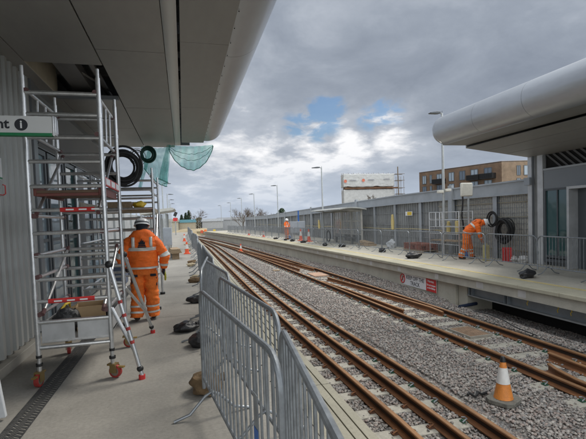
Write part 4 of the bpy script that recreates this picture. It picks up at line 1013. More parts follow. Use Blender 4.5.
# waiting shelter
t = thing('waiting_shelter', 'glazed waiting shelter with curved roof on the far platform', 'shelter')
n = 12; x0, x1 = 9.45, 11.3
top = []
for i in range(n + 1):
    u = i / n; top.append((x0 + (x1 - x0) * u, 2.2 + .13 * math.sin(PI * (u * .9 + .1))))
MB().prism(top + [(p[0], p[1] - .07) for p in top[::-1]], 'y', 25.1, 31.2).build('roof', mat('shelter_roof', (.46, .47, .45), .5, .2), t)
PF = mat('shelter_frame', (.44, .43, .40), .5, .2)
for yv in lin(25.5, 30.6, 4): MB().box((11.06, yv - .06, PZ), (11.15, yv + .06, 2.2)).build('post', PF, t, smooth=False)
b = MB()
for (z0, z1) in ((.5, .56), (1.38, 1.44), (2.03, 2.1)): b.box((11.08, 25.56, z0), (11.13, 30.54, z1))
for yv in lin(25.9, 30.2, 9): b.box((11.09, yv - .02, .56), (11.12, yv + .02, 2.03))
b.build('frame', PF, t, smooth=False)
MB().box((11.1, 25.56, .56), (11.108, 30.54, 2.03)).build('pane', GLASSC, t)
for yv in (25.6, 28.1, 30.5): MB().prism([(9.6, 2.16), (11.1, 2.02), (11.1, 2.12), (9.6, 2.22)], 'y', yv - .03, yv + .03).build('bracket', PF, t, smooth=False)
MB().box((10.6, 26, .3), (10.95, 29.5, .36)).box((10.7, 26.2, PZ), (10.8, 26.3, .3)).box((10.7, 29.2, PZ), (10.8, 29.3, .3)).build('bench', DGREY, t)
# grey cabinet
t = thing('control_cabinet', 'grey electrical cabinet on the far platform beside the cones', 'cabinet', (9.8, 36.5, PZ))
MB().box((-.75, -.25, .55), (.62, .3, 1.55)).build('body', CABM, t, bevel=.02); MB().box((-.06, -.262, .62), (-.05, -.252, 1.5)).build('door_seam', DGREY, t)
MB().box((-.62, -.2, 0), (-.5, .2, .55)).box((.4, -.2, 0), (.52, .2, .55)).build('leg', CABM, t)
MB().tube([(.1, 0, 1.55), (.1, 0, 2.5)], .06, 8).build('cable_riser', BLUE, t)
# fire point
t = thing('fire_point', 'red three bay fire point box on the far platform', 'fire point', (11.45, 13.15, PZ), R(-38))
b = MB()
for k in range(3): b.box((-.17 + k * .115, -.1, 0), (-.075 + k * .115, .1, .47))
b.build('bay', RED, t, bevel=.012); MB().box((-.175, .1, 0), (.16, .13, .5)).build('back_plate', RED, t)
b = MB()
for k in range(2): b.box((-.0745 + k * .115, -.08, 0), (-.0555 + k * .115, .08, .46))
b.build('divider', mat('dark_red', (.25, .015, .015), .5), t)
coil('cable_coil', (11.62, 13.5, 1.05), .42, RUBB, 'large black cable coil hanging on the mesh wall near the fire point', 17, .024, 'x')
coil('cable_coil', (11.66, 14.15, 1.45), .27, RUBB, 'smaller black cable loop on the wall behind the white helmet', 4, .026, 'x')
# brick pallet
t = thing('brick_pallet', 'low stack of red bricks on a pallet behind the barriers', 'pallet', (11.2, 18.7, PZ), R(88))
b = MB()
for z in range(3):
    for i in range(12):
        for j in range(4):
            if random.random() < .9: b.box((-.92 + i * .155, -.4 + j * .2, .13 + z * .1), (-.92 + i * .155 + .145 * random.uniform(.93, 1), -.4 + j * .2 + .19, .13 + z * .1 + .09))
b.build('bricks', [BRICKP], t, smooth=False); MB().box((-.95, -.42, .09), (.95, .42, .12)).box((-.95, -.42, 0), (.95, -.34, .089)).box((-.95, .34, 0), (.95, .42, .089)).build('pallet_base', PLANK, t)
# small platform tower behind the barriers
t = thing('work_platform', 'low aluminium work platform frame behind the far barriers', 'work platform', (11.0, 15.75, PZ))
b = MB()
for x in (-.1, .55):
    for y in (-.55, .55, 1.6): b.tube([(x, y, 0), (x, y, 1.9)], .02, 8)
    for z in (.5, .95, 1.25, 1.55, 1.88): b.tube([(x, -.55, z), (x, 1.6, z)], .017, 8)
for z in (.6, 1.1, 1.6): b.tube([(-.1, 1.6, z), (.55, 1.6, z)], .017, 8)
for y in (.8, 1.1): b.tube([(-.1, y, 1.25), (-.1, y, 1.88)], .025, 8)
b.build('frame', ALU, t); MB().box((-.08, -.5, .62), (.53, 1.55, .66)).build('deck', PLANK, t)
MB().box((.0, -.3, .95), (.12, -.12, 1.5)).build('foam_pad', FOAM, t, bevel=.03)
def bits(name, cat, label, x, y, b, m, **k): return tag(b.build(name, m, loc=(x, y, PZ), **k), label, cat)
bits('grey_sack', 'sack', 'pale grey sack leaning against the double wall post', 11.2, 21.7, MB().ball((0, 0, .18), (.22, .32, .26), 14, 9, .45, 8), mat('sack_grey', (.42, .44, .46), .7, 0, .15, 5))
bits('timber_crate', 'crate', 'low timber crate heap left of the grey sack', 10.9, 24.3, MB().box((-.4, -.5, 0), (.4, .5, .12)).obox((0, .1, .2), (.5, .9, .12), .3, .15), PLANK)
bits('blue_bucket', 'bucket', 'blue bucket beside the bending worker', 11.25, 15.1, MB().lathe([(.001, 0), (.12, 0), (.15, .34), (.14, .34), (.115, .02)], n=18), BLUE)
bits('yellow_container', 'container', 'pale yellow drum standing right of the bending worker', 11.0, 13.75, MB().box((-.09, -.08, 0), (.09, .08, .58)).tube([(-.05, 0, .58), (-.05, 0, .64), (.05, 0, .64), (.05, 0, .58)], .013, 6), mat('pale_yellow', (.5, .45, .2), .6), bevel=.02)
bits('black_hose_heap', 'hose', 'black hose loop lying against the shelter side', 10.6, 30.6, MB().tube([(0, .4 * math.cos(a), .4 + .4 * math.sin(a)) for a in [2 * PI * i / 24 for i in range(24)]], .05, 8, closed=True), RUBB)
bits('rubble_sack', 'sack', 'white rubble sacks in front of the mesh wall by the grey column', 11.6, 12.55, MB().ball((0, 0, .1), (.14, .2, .13), 12, 8, .5, 3).ball((-.03, .45, .09), (.12, .16, .11), 12, 8, .5, 4), mat('sack_white', (.55, .54, .52), .8))
bits('blue_bag', 'bag', 'small blue bag at the feet of the distant worker', 9.2, 37.6, MB().ball((0, 0, .12), (.25, .25, .16), 12, 8, .4, 3), BLUE)

# ------------------------------------------------------------------ people
def smooth_path(pts, rad, n):
    """Catmull-Rom through pts (Vector) with radius pairs"""
    P = [Vector(p) for p in pts]; out = []; k = len(P)
    for i in range(k - 1):
        p0, p1, p2, p3 = P[max(i - 1, 0)], P[i], P[i + 1], P[min(i + 2, k - 1)]
        for j in range(n):
            t = j / n
            q = .5 * ((2 * p1) + (p2 - p0) * t + (2 * p0 - 5 * p1 + 4 * p2 - p3) * t * t + (3 * p1 - p0 - 3 * p2 + p3) * t ** 3)
            s = t * t * (3 - 2 * t)
            r = (rad[i][0] * (1 - s) + rad[i + 1][0] * s, rad[i][1] * (1 - s) + rad[i + 1][1] * s)
            out.append((q, r, i + t))
    out.append((P[-1], rad[-1], k - 1.)); return out
def loft(b, sm, lat, fold=0., seed=0, n=36, caps=True, t0=None, t1=None, grow=0.):
    sm = [q for q in sm if (t0 is None or q[2] >= t0 - 1e-6) and (t1 is None or q[2] <= t1 + 1e-6)]
    lat = Vector(lat); vs = []; fs = []; k = len(sm)
    for i, (p, r, t) in enumerate(sm):
        tg_ = (sm[min(i + 1, k - 1)][0] - sm[max(i - 1, 0)][0]).normalized(); a = (lat - tg_ * lat.dot(tg_)).normalized(); c_ = tg_.cross(a)
        for j in range(n):
            an = 2 * PI * j / n; d = a * (math.cos(an) * (r[0] + grow)) + c_ * (math.sin(an) * (r[1] + grow))
            q = p + d
            if fold: q = q + d.normalized() * fold * (noise.noise(Vector((q.x * 5 + seed, q.y * 5, q.z * 10))) + .7 * (.5 - 2 * abs(noise.noise(Vector((q.x * 6 + q.z * 4, q.y * 6 + seed, q.z * 13))))) + .4 * noise.noise(Vector((q.x * 22, q.y * 22 + seed, q.z * 30))))
            vs.append(q)
    for i in range(k - 1):
        for j in range(n): fs.append((i * n + j, i * n + (j + 1) % n, (i + 1) * n + (j + 1) % n, (i + 1) * n + j))
    if caps: fs.append(tuple(range(n))[::-1]); fs.append(tuple((k - 1) * n + j for j in range(n)))
    b.add(vs, fs)
def skin_body(par, J, name='body'):
    """J: dict of joints. one skinned surface for the body with head, hands and five fingers each"""
    vs = []; rs = []; es = []
    def v(p, r): vs.append(tuple(p)); rs.append(r if isinstance(r, tuple) else (r, r)); return len(vs) - 1
    def ch(i, lst):
        for p, r in lst: j = v(p, r); es.append((i, j)); i = j
        return i
    pel = v(J['pelvis'], (.13, .10)); chest = ch(pel, [(J['waist'], (.12, .09)), (J['chest'], (.15, .10))])
    neck = ch(chest, [(J['neck'], .06)]); hd = Vector(J['head']); hu = (hd - Vector(J['neck'])).normalized(); hf = Vector(J['face'])
    jaw = ch(neck, [(hd - hu * .05 + hf * .015, (.068, .078)), (hd + hu * .03, (.078, .092)), (hd + hu * .10, (.055, .065))])
    es_ = len(vs) - 2
    ch(es_, [(hd + hf * .095 - hu * .005, .017), (hd + hf * .115 - hu * .03, .012)])     # nose
    sd_ = hu.cross(hf).normalized()
    for s_ in (1, -1): ch(es_, [(hd + sd_ * .083 * s_, .016)])
    for s_ in 'LR':
        sh, el_, wr, hn = (Vector(J[k + s_]) for k in ('shoulder', 'elbow', 'wrist', 'hand'))
        i = ch(chest, [(sh, .065), (el_, .048), (wr, .032)])
        d = (hn - wr).normalized(); lt = Vector(J['palm' + s_]).normalized(); nn = d.cross(lt)
        pm = ch(i, [(wr + d * .05, (.038, .02)), (wr + d * .085, (.042, .02))])
        for q, (o_, ln) in enumerate(((-.033, .07), (-.011, .082), (.011, .078), (.033, .06))):
            b0 = wr + d * .095 + lt * o_; ch(pm, [(b0, .0095), (b0 + d * ln * .5 + nn * .008, .009), (b0 + d * ln * .85 + nn * .035, .008)])
        ch(i + 1, [(wr + d * .055 - lt * .045, .0105), (wr + d * .09 - lt * .058 + nn * .012, .009)])
    for s_ in 'LR':
        ch(pel, [(J['hip' + s_], .085), (J['knee' + s_], .06), (J['ankle' + s_], .04), (Vector(J['ankle' + s_]) + Vector(J['toe' + s_]) * .1 - Vector((0, 0, .05)), .035), (Vector(J['ankle' + s_]) + Vector(J['toe' + s_]) * .17 - Vector((0, 0, .06)), .03)])
    me = bpy.data.meshes.new(name); me.from_pydata(vs, es, []); me.materials.append(SKIN)
    o = bpy.data.objects.new(name, me); COL.objects.link(o); o.parent = par
    sk = o.modifiers.new('skin', 'SKIN'); sk.use_smooth_shade = True; lay = me.skin_vertices[0].data if me.skin_vertices else None
    if lay is None:
        bm = bmesh.new(); bm.from_mesh(me); bm.verts.layers.skin.verify(); bm.to_mesh(me); bm.free(); lay = me.skin_vertices[0].data
    for i, r in enumerate(rs): lay[i].radius = r; lay[i].use_root = (i == 0)
    ss = o.modifiers.new('sub', 'SUBSURF'); ss.levels = 1; ss.render_levels = 2
    return o
def helmet(par, J, band=None, tilt=None):
    hd = Vector(J['head']); hu = (hd - Vector(J['neck'])).normalized(); hf = Vector(J['face']); sd_ = hu.cross(hf).normalized(); hf = sd_.cross(hu)
    c0 = hd + hu * .045
    def tf(p): return c0 + sd_ * p[0] + hf * p[1] + hu * p[2]
    b = MB(); prof = [(.128, 0), (.127, .03), (.118, .075), (.092, .115), (.05, .137), (.001, .143)]
    b.lathe(prof, (0, 0, 0), 26); b.v = [tf((p[0], p[1] * 1.14, p[2])) for p in b.v]
    h = b.build('helmet', HELM, par)
    b = MB(); b.lathe([(.126, .002), (.14, -.004), (.14, .004), (.126, .012)], (0, 0, 0), 26)
    b.v = [tf((p[0], p[1] * 1.14 + (.03 if p[1] > .08 else 0), p[2] - (.006 if p[1] > .08 else 0))) for p in b.v]; b.build('brim', HELM, h)
    b = MB(); b.box((-.012, -.13, .07), (.012, .13, .146)); b.v = [tf((p[0], p[1] * .8, p[2] if p[2] < .1 else .148)) for p in b.v]; b.build('crest', HELM, h)
    if band:
        b = MB(); b.lathe([(.1295, .026), (.1255, .058)], (0, 0, 0), 26); b.v = [tf((p[0], p[1] * 1.14, p[2])) for p in b.v]; b.build('helmet_band', band, h)
    return h
def hood(par, J, m):
    hd = Vector(J['head']); nk = Vector(J['neck']); u = (hd - nk).normalized()
    b = MB(); sm = smooth_path([nk - u * .05, nk + u * .04, hd - u * .02, hd + u * .06], [(.09, .09), (.088, .095), (.096, .11), (.10, .115)], 4)
    sm = [(p - Vector(J['face']) * .02, r, t) for p, r, t in sm]
    loft(b, sm, (1, 0, 0) if abs(u.x) < .7 else (0, 1, 0), .004, 3); return b.build('hood', m, par)
def clothing(par, J, lat, jack, leg, fat=1., jm=HIVIS, tm=HIVISD, fold=.022, braces=True):
    """jacket, trousers, boots and reflective tape over the joints"""
    P_, W_, C_, Nk = (Vector(J[k]) for k in ('pelvis', 'waist', 'chest', 'neck'))
    up = (C_ - W_).normalized(); dn = (P_ - W_).normalized()
    sp = [P_ + dn * jack, W_, C_ - up * .04, C_ + up * .10, Nk - (Nk - C_).normalized() * .02, Nk + (Nk - C_).normalized() * .045]
    rad = [(.225 * fat, .175 * fat), (.22 * fat, .17 * fat), (.235 * fat, .17 * fat), (.20 * fat, .15 * fat), (.125, .12), (.115, .12)]
    sm = smooth_path(sp, rad, 16); b = MB(); loft(b, sm, lat, fold, 1, 52)
    arms = {}
    for s_ in 'LR':
        sh, el_, wr = (Vector(J[k + s_]) for k in ('shoulder', 'elbow', 'wrist'))
        ins = (C_ + up * .05 - sh) * .45
        a = smooth_path([sh + ins, sh, sh * .45 + el_ * .55, el_, el_ * .5 + wr * .5, wr], [(.085 * fat, .085 * fat), (.092 * fat, .092 * fat), (.085 * fat, .085 * fat), (.08 * fat, .08 * fat), (.07 * fat, .07 * fat), (.055, .055)], 14)
        d0 = (wr - sh).normalized(); l2 = Vector(lat) if abs(d0.dot(Vector(lat))) < .8 else Vector((0, 1, 0))
        arms[s_] = (a, l2); loft(b, a, l2, fold * .9, 5 if s_ == 'L' else 9, 20)
    jk = b.build('jacket', jm, par)
    for (t0, t1) in ((.06, .32), (1.62, 1.88)):
        q = MB(); loft(q, sm, lat, fold, 1, 52, False, t0, t1, .006); q.build('reflective_band', REFL, jk)
    for s_ in 'LR':
        a, l2 = arms[s_]
        for (t0, t1) in ((2.6, 3.1), (4.1, 4.5)):
            q = MB(); loft(q, a, l2, fold * .9, 5 if s_ == 'L' else 9, 20, False, t0, t1, .006); q.build('reflective_band', REFL, jk)
    if braces:
        nrm_ = Vector(lat).cross(up).normalized()
        for s_ in (1, -1):
            for fb in (1, -1):
                pts = []
                for tt in lin(1.85, 3.6, 10):
                    q = min(sm, key=lambda z_: abs(z_[2] - tt)); x = .13 * fat
                    x = min(x, q[1][0] * .8); dd = q[1][1] * math.sqrt(max(0, 1 - (x / q[1][0]) ** 2)) + .012 + .012 * max(0, tt - 2)
                    pts.append(q[0] + Vector(lat) * (x * s_) + nrm_ * dd * fb)
                m_ = MB(); vv = []
                for p in pts: vv += [p - Vector(lat) * .027, p + Vector(lat) * .027]
                m_.add(vv, [(2 * i, 2 * i + 1, 2 * i + 3, 2 * i + 2) for i in range(len(pts) - 1)]); o = m_.build('reflective_brace', REFL, jk)
                so_ = o.modifiers.new('thick', 'SOLIDIFY'); so_.thickness = .006; so_.offset = 0
    b = MB(); hp = smooth_path([W_ - dn * -.02, P_, (Vector(J['hipL']) + Vector(J['hipR'])) / 2 + dn * .06], [(.185 * fat, .14 * fat), (.195 * fat, .155 * fat), (.17 * fat, .14 * fat)], 6); loft(b, hp, lat, .008, 4, 24)
    legs = {}
    for s_ in 'LR':
        h_, k_, a_ = (Vector(J[q + s_]) for q in ('hip', 'knee', 'ankle'))
        a = smooth_path([h_ + (P_ - h_) * .2, h_ * .6 + k_ * .4, k_, k_ * .5 + a_ * .5, a_ - Vector((0, 0, .02))], [(.118 * fat, .13 * fat), (.112 * fat, .122 * fat), (.102 * fat, .105 * fat), (.097 * fat, .10 * fat), (.094 * fat, .10 * fat)], 15)
        legs[s_] = a; loft(b, a, lat, .019, 7 if s_ == 'L' else 11, 22)
    tr_ = b.build('trousers', tm, par)
    for s_ in 'LR':
        for (t0, t1) in leg:
            q = MB(); loft(q, legs[s_], lat, .019, 7 if s_ == 'L' else 11, 22, False, t0, t1, .006); q.build('reflective_band', REFL, tr_)
        an = Vector(J['ankle' + s_]); td = Vector(J['toe' + s_]); gz = an.z - .075
        q = MB(); sm2 = smooth_path([(an.x - td.x * .07, an.y - td.y * .07, gz + .055), (an.x, an.y, gz + .06), (an.x + td.x * .1, an.y + td.y * .1, gz + .045), (an.x + td.x * .19, an.y + td.y * .19, gz + .03)], [(.045, .05), (.052, .058), (.054, .045), (.035, .028)], 5)
        loft(q, sm2, td.cross(Vector((0, 0, 1))), 0, 0, 16); q.v = [(p[0], p[1], max(p[2], gz - .0)) for p in q.v]
        q.tube([an - Vector((0, 0, .02)), an + Vector((0, 0, .1))], .058, 12); q.build('boot', BOOT, par)
    return jk, tr_, sm, arms, legs
def eyes(par, J):
    hd = Vector(J['head']); hu = (hd - Vector(J['neck'])).normalized(); hf = Vector(J['face']); sd_ = hu.cross(hf).normalized()
    b = MB()
    for s_ in (1, -1): b.ball(tuple(hd + hf * .082 + sd_ * .032 * s_ + hu * .018), .011, 8, 6)
    b.build('eyes', mat('eye', (.05, .04, .035), .3), par)

# worker walking away down the near platform
J = dict(pelvis=(0, 0, .97), waist=(0, 0, 1.12), chest=(0, -.01, 1.40), neck=(0, .02, 1.54), head=(0, .055, 1.665), face=(0, 1, -.08),
         shoulderL=(-.215, -.01, 1.405), elbowL=(-.36, -.02, 1.17), wristL=(-.33, .12, .98), handL=(-.30, .2, .93), palmL=(0, 0, 1),
         shoulderR=(.215, -.01, 1.405), elbowR=(.36, -.03, 1.16), wristR=(.34, .02, .93), handR=(.335, .05, .83), palmR=(0, 1, .1),
         hipL=(-.10, 0, .90), kneeL=(-.125, .03, .50), ankleL=(-.15, -.03, .095), toeL=(-.18, .98, 0),
         hipR=(.10, 0, .90), kneeR=(.115, .04, .50), ankleR=(.135, .07, .095), toeR=(.15, .98, 0))
w1 = thing('person', 'worker in orange jacket and trousers walking away past the scaffold towers', 'person', (-.72, 8.08, 0), R(2))
skin_body(w1, J); jk, tr_, sm, arms, legs = clothing(w1, J, (1, 0, 0), .03, ((3.05, 3.22), (3.42, 3.6)), 1.13)
helmet(w1, J, mat('helmet_band_grey', (.12, .12, .13), .5)); hood(w1, J, NAVY)
# back emblem: dark pointed stack of strokes
b = MB(); yb_ = -.215
for (x0, x1, z0, z1) in ((-.07, .07, 1.325, 1.345), (-.06, .06, 1.35, 1.375), (-.05, .05, 1.38, 1.40)): b.box((x0, yb_, z0), (x1, yb_ + .02, z1))
b.prism([(-.055, 1.40), (-.048, 1.43), (-.034, 1.415), (-.026, 1.455), (-.010, 1.43), (0, 1.485), (.010, 1.44), (.026, 1.46), (.034, 1.415), (.048, 1.435), (.055, 1.40)], 'y', yb_, yb_ + .02); b.build('back_emblem', NAVY, jk)
for (x, z) in ((-.15, .83), (.16, .83)): MB().obox((x, -.135, z), (.10, .03, .045), 0).build('pocket_flap', NAVY, tr_, bevel=.008)
for s_ in (-1, 1): MB().obox((s_ * .20, 0.0, .70), (.035, .13, .15), 0).build('thigh_pocket', NAVY, tr_, bevel=.01)
# gloves
for s_ in 'LR':
    wr, hn = Vector(J['wrist' + s_]), Vector(J['hand' + s_]); d = (hn - wr).normalized(); lt = Vector(J['palm' + s_]).normalized(); nn = d.cross(lt)
    b = MB(); loft(b, smooth_path([wr - d * .03, wr + d * .03, wr + d * .07, wr + d * .105], [(.042, .036), (.044, .03), (.052, .03), (.045, .022)], 4), lt, 0, 0, 14)
    for o_, ln in ((-.034, .075), (-.011, .088), (.012, .082), (.035, .064)):
        b0 = wr + d * .09 + lt * o_; b.tube([b0, b0 + d * ln * .5 + nn * .01, b0 + d * ln * .85 + nn * .035, b0 + d * ln * .9 + nn * .05], [.0145, .0135, .012, .008], 8)
    b.tube([wr + d * .035 - lt * .03, wr + d * .06 - lt * .055, wr + d * .1 - lt * .06 + nn * .015], [.016, .014, .010], 8); b.build('glove', NAVY, w1)
tag(MB().tube([(-.36, 8.12, .86), (-.355, 8.1, .76), (-.36, 8.11, .70)], [.012, .02, .015], 8).build('hand_tool', mat('tool_yellow', (.35, .34, .03), .5)), 'small yellow-green tool held in the right hand of the walking worker', 'tool')

# worker standing on the far platform
J2 = dict(pelvis=(0, 0, .95), waist=(0, 0, 1.08), chest=(0, 0, 1.36), neck=(0, .02, 1.52), head=(.01, .05, 1.66), face=(.25, .93, -.25),
          shoulderL=(-.2, 0, 1.40), elbowL=(-.27, .08, 1.14), wristL=(-.06, .24, 1.12), handL=(.03, .26, 1.13), palmL=(0, 0, 1),
          shoulderR=(.2, 0, 1.40), elbowR=(.28, .08, 1.14), wristR=(.08, .24, 1.10), handR=(-.01, .27, 1.1), palmR=(0, 0, 1),
          hipL=(-.09, 0, .9), kneeL=(-.09, .02, .5), ankleL=(-.1, -.01, .095), toeL=(-.15, .98, 0), hipR=(.09, 0, .9), kneeR=(.09, .02, .5), ankleR=(.1, .02, .095), toeR=(.15, .98, 0))
w2 = thing('person', 'distant worker in orange standing by the grey cabinet, arms folded', 'person', (8.72, 36.2, PZ), R(215))
skin_body(w2, J2); clothing(w2, J2, (1, 0, 0), -.04, ((2.6, 2.85), (3.2, 3.45)), 1.0); helmet(w2, J2); eyes(w2, J2)
# worker bending over behind the barriers (local +x is the way he bends)
J3 = dict(pelvis=(0, 0, .98), waist=(.09, 0, 1.13), chest=(.33, 0, 1.34), neck=(.49, 0, 1.37), head=(.60, 0, 1.405), face=(.35, 0, -.93),
          shoulderL=(.36, .2, 1.29), elbowL=(.47, .24, 1.0), wristL=(.54, .16, .76), handL=(.56, .12, .67), palmL=(1, 0, .2),
          shoulderR=(.36, -.2, 1.29), elbowR=(.42, -.25, 1.0), wristR=(.52, -.17, .78), handR=(.55, -.13, .69), palmR=(1, 0, .2),
          hipL=(-.01, .11, .92), kneeL=(.10, .14, .50), ankleL=(.16, .15, .095), toeL=(.98, .1, 0), hipR=(-.01, -.11, .92), kneeR=(-.08, -.14, .52), ankleR=(-.26, -.17, .095), toeR=(.97, -.2, 0))
w3 = thing('person', 'worker in orange and white helmet bending over behind the barriers', 'person', (10.84, 14.62, PZ), R(-32))
skin_body(w3, J3); clothing(w3, J3, (0, 1, 0), -.03, ((2.6, 2.85), (3.2, 3.45)), 1.12); helmet(w3, J3); hood(w3, J3, HIVIS); eyes(w3, J3)

# ------------------------------------------------------------------ beyond the platforms
bb = thing('apartment_building', 'brown brick apartment block with dark balconies behind the mesh wall', 'building')
A, B_, C_ = Vector((68.4, 80)), Vector((61.3, 102)), Vector((95, 75))
def wallq(a, b, z0, z1, th, name, m, par):
    d = (b - a); L_ = d.length; o = MB().box((0, 0, 0), (L_, th, z1 - z0)).build(name, m, par, smooth=False); o.location = (a.x, a.y, z0); o.rotation_euler.z = math.atan2(d.y, d.x); return o
W1 = wallq(A, B_, -1.6, 12.7, -8 if False else -.5, 'wall', BRICKW, bb); W2 = wallq(A, C_, -1.6, 12.7, .5, 'wall', BRICKL, bb)
MB().prism([(A.x, A.y), (C_.x, C_.y), (C_.x, 110), (B_.x, B_.y)], 'z', 12.45, 12.6).build('roof', DGREY, bb)
for Wq, a, b in ((W1, A, B_), (W2, A, C_)): pass
def wins(Wq, L_, ts, side, bal=()):
    s_ = -1 if side < 0 else 1
    for t, w in ts:
        for (z0, z1) in ((9.45, 11.65), (6.6, 8.85), (3.8, 6.0)):
            x = t * L_; fr = MB().box((x - w / 2, -.06, z0 + 1.6), (x + w / 2, .12, z0 + 1.7)).box((x - w / 2, -.06, z1 + 1.5), (x + w / 2, .12, z1 + 1.6)).box((x - w / 2, -.06, z0 + 1.7), (x - w / 2 + .12, .12, z1 + 1.5)).box((x + w / 2 - .12, -.06, z0 + 1.7), (x + w / 2, .12, z1 + 1.5)).box((x - .05, -.06, z0 + 1.7), (x + .05, .12, z1 + 1.5))
            fr.v = [(p[0], p[1] * (1 if side > 0 else -1) * -1 if False else (p[1] - .05 if side > 0 else -p[1] + .05), p[2]) for p in fr.v]
            f_ = fr.build('window', DGREY, Wq, smooth=False)
            q = MB().box((x - w / 2 + .1, -.02, z0 + 1.65), (x + w / 2 - .1, .0, z1 + 1.55)); q.v = [(p[0], p[1] - .03 if side > 0 else -p[1] + .03, p[2]) for p in q.v]; q.build('pane', random.choice((GLASSW, GLASSL, GLASSL)), f_)
    for t in bal:
        for z0 in (9.2, 6.4):
            x = t * L_; q = MB().box((x - 1.9, -1.4, z0 + 1.5), (x + 1.3, -.02, z0 + 1.62))
            for k in range(17): q.box((x - 1.9 + k * .195, -1.4, z0 + 1.62), (x - 1.82 + k * .195, -1.36, z0 + 2.62))
            q.box((x - 1.9, -1.4, z0 + 2.62), (x + 1.3, -1.34, z0 + 2.7)).box((x - 1.9, -1.36, z0 + 1.62), (x - 1.86, -.02, z0 + 2.7)).box((x + 1.26, -1.36, z0 + 1.62), (x + 1.3, -.02, z0 + 2.7)).box((x - 1.85, -1.33, z0 + 1.7), (x + 1.25, -1.31, z0 + 2.6))
            q.v = [(p[0], p[1] if side > 0 else -p[1], p[2]) for p in q.v]; q.build('balcony', BLACK, Wq, smooth=False)
wins(W1, (B_ - A).length, ((.925, 1.3), (.835, .7), (.72, 1.6), (.563, 1.6), (.43, 1.6), (.29, 1.9), (.141, 1.9)), -1, (.72, .29, .141))
wins(W2, (C_ - A).length, ((.142, .9), (.22, 1.9)), 1)
ws = thing('wrapped_building', 'building wrapped in white scaffold sheeting beyond the mesh wall', 'building')
b = MB()
def sheet(x0, x1, z0, z1, y0, seed):
    nx2, nz2 = 40, 14; vs = []
    for j in range(nz2 + 1):
        for i in range(nx2 + 1):
            u, v = i / nx2, j / nz2; zt = z1 + (.12 * noise.noise(Vector((u * 9, seed, 0))) if j == nz2 else 0); zb = z0 + (.35 * noise.noise(Vector((u * 7, seed + 4, 0))) if j == 0 else 0)
            vs.append((x0 + (x1 - x0) * u, y0 + .12 * noise.noise(Vector((u * 22, v * 9, seed))), zb + (zt - zb) * v))
    return MB().add(vs, [(j * (nx2 + 1) + i, j * (nx2 + 1) + i + 1, (j + 1) * (nx2 + 1) + i + 1, (j + 1) * (nx2 + 1) + i) for j in range(nz2) for i in range(nx2)])
for (a, b2, c2, d2, sd_) in ((42.9, 58.2, 9.75, 13.3, 1), (42.9, 58.2, 3.5, 9.0, 2)):
    o = sheet(a, b2, c2, d2, 110, sd_).build('sheeting', WRAPM, ws); md = o.modifiers.new('t', 'SOLIDIFY'); md.thickness = .05
    o = sheet(0, 3, c2, d2, 0, sd_ + 5).build('sheeting', WRAPM, ws); o.location = (43.4, 113, 0); o.rotation_euler.z = R(-80); md = o.modifiers.new('t', 'SOLIDIFY'); md.thickness = .05
MB().box((43.9, 110.5, -1.6), (58, 113, 12.6)).build('wall', mat('raw_brick', (.2, .12, .08), .9, 0, .3, 1), ws)
b = MB()
for x in lin(43, 61, 13):
    for y in ((110.25, 111.4) if x < 58.3 else (109.7, 111.4)): b.tube([(x, y, -1.6), (x, y, 13.6 if x < 59 else 12.6)], .05, 6)
for z in (3.6, 5.6, 7.6, 9.3, 11.4, 13.2): b.tube([(58.3, 109.7, z), (61.3, 109.7, z)], .06, 6); b.box((43.3, 110.3, z - .12), (61, 111.2, z - .04))
b.tube([(59.2, 109.7, 0), (59.2, 109.7, 15.2)], .14, 6); b.build('scaffold', mat('scaffold_rust', (.2, .15, .1), .8, .2, .3, 1), ws)
b = MB().obox((51.2, 109.72, 9.35), (16, .3, .35), 0); b.build('lift_boards', mat('brown_boards', (.17, .09, .05), .9, 0, .4, .8), ws)
# blank coloured roundel and grey strokes of the sheeting print
b = MB()
for (x, z) in ((43.35, 11.3), (48.65, 11.5)): b.lathe([(.001, 0), (.42, 0), (.42, -.05)], (x, 109.60, z), 18, axis='y')
b.build('printed_roundel', mat('print_red', (.7, .2, .12), .7), ws)
b = MB()
for (x, z) in ((44.6, 11.35), (50.0, 11.45), (54.7, 11.6)): b.prism([(x, z), (x + 1.9, z + .02), (x + 1.9, z + .26), (x + 1.2, z + .3), (x, z + .24)], 'y', 109.58, 109.62)
b.build('printed_strokes', mat('print_grey', (.3, .3, .32), .7), ws)
def crown_tree(name, label, x, y, z0, h, r, lm, n, seed, con=False, group=None):
    rg = random.Random(seed); t = thing(name, label, 'tree', (x, y, z0), 0, group)
    b = MB().tube([(0, 0, 0), (.1, 0, h * .4), (0, .1, h * .85)], [h * .03, h * .02, h * .006], 8); b.build('trunk', BARK, t)
    b = MB()
    for k in range(n):
        v = rg.random() ** .8
        rr = r * ((1 - v) * .9 + .12 if con else math.sin(PI * (.12 + .85 * v)) ** .7)
        a = rg.uniform(0, 2 * PI); q = rr * rg.uniform(.3, 1.05); c2 = Vector((q * math.cos(a), q * math.sin(a), h * (.12 if con else .25) + h * (.88 if con else .75) * v))
        s_ = h * rg.uniform(.02, .045); d1 = Vector((rg.gauss(0, 1), rg.gauss(0, 1), rg.gauss(0, 1))).normalized() * s_; d2 = d1.orthogonal().normalized() * s_ * .7
        b.add([c2 - d1, c2 + d2, c2 + d1, c2 - d2], [(0, 1, 2, 3)])
    b.build('crown', lm, t, smooth=False); return t
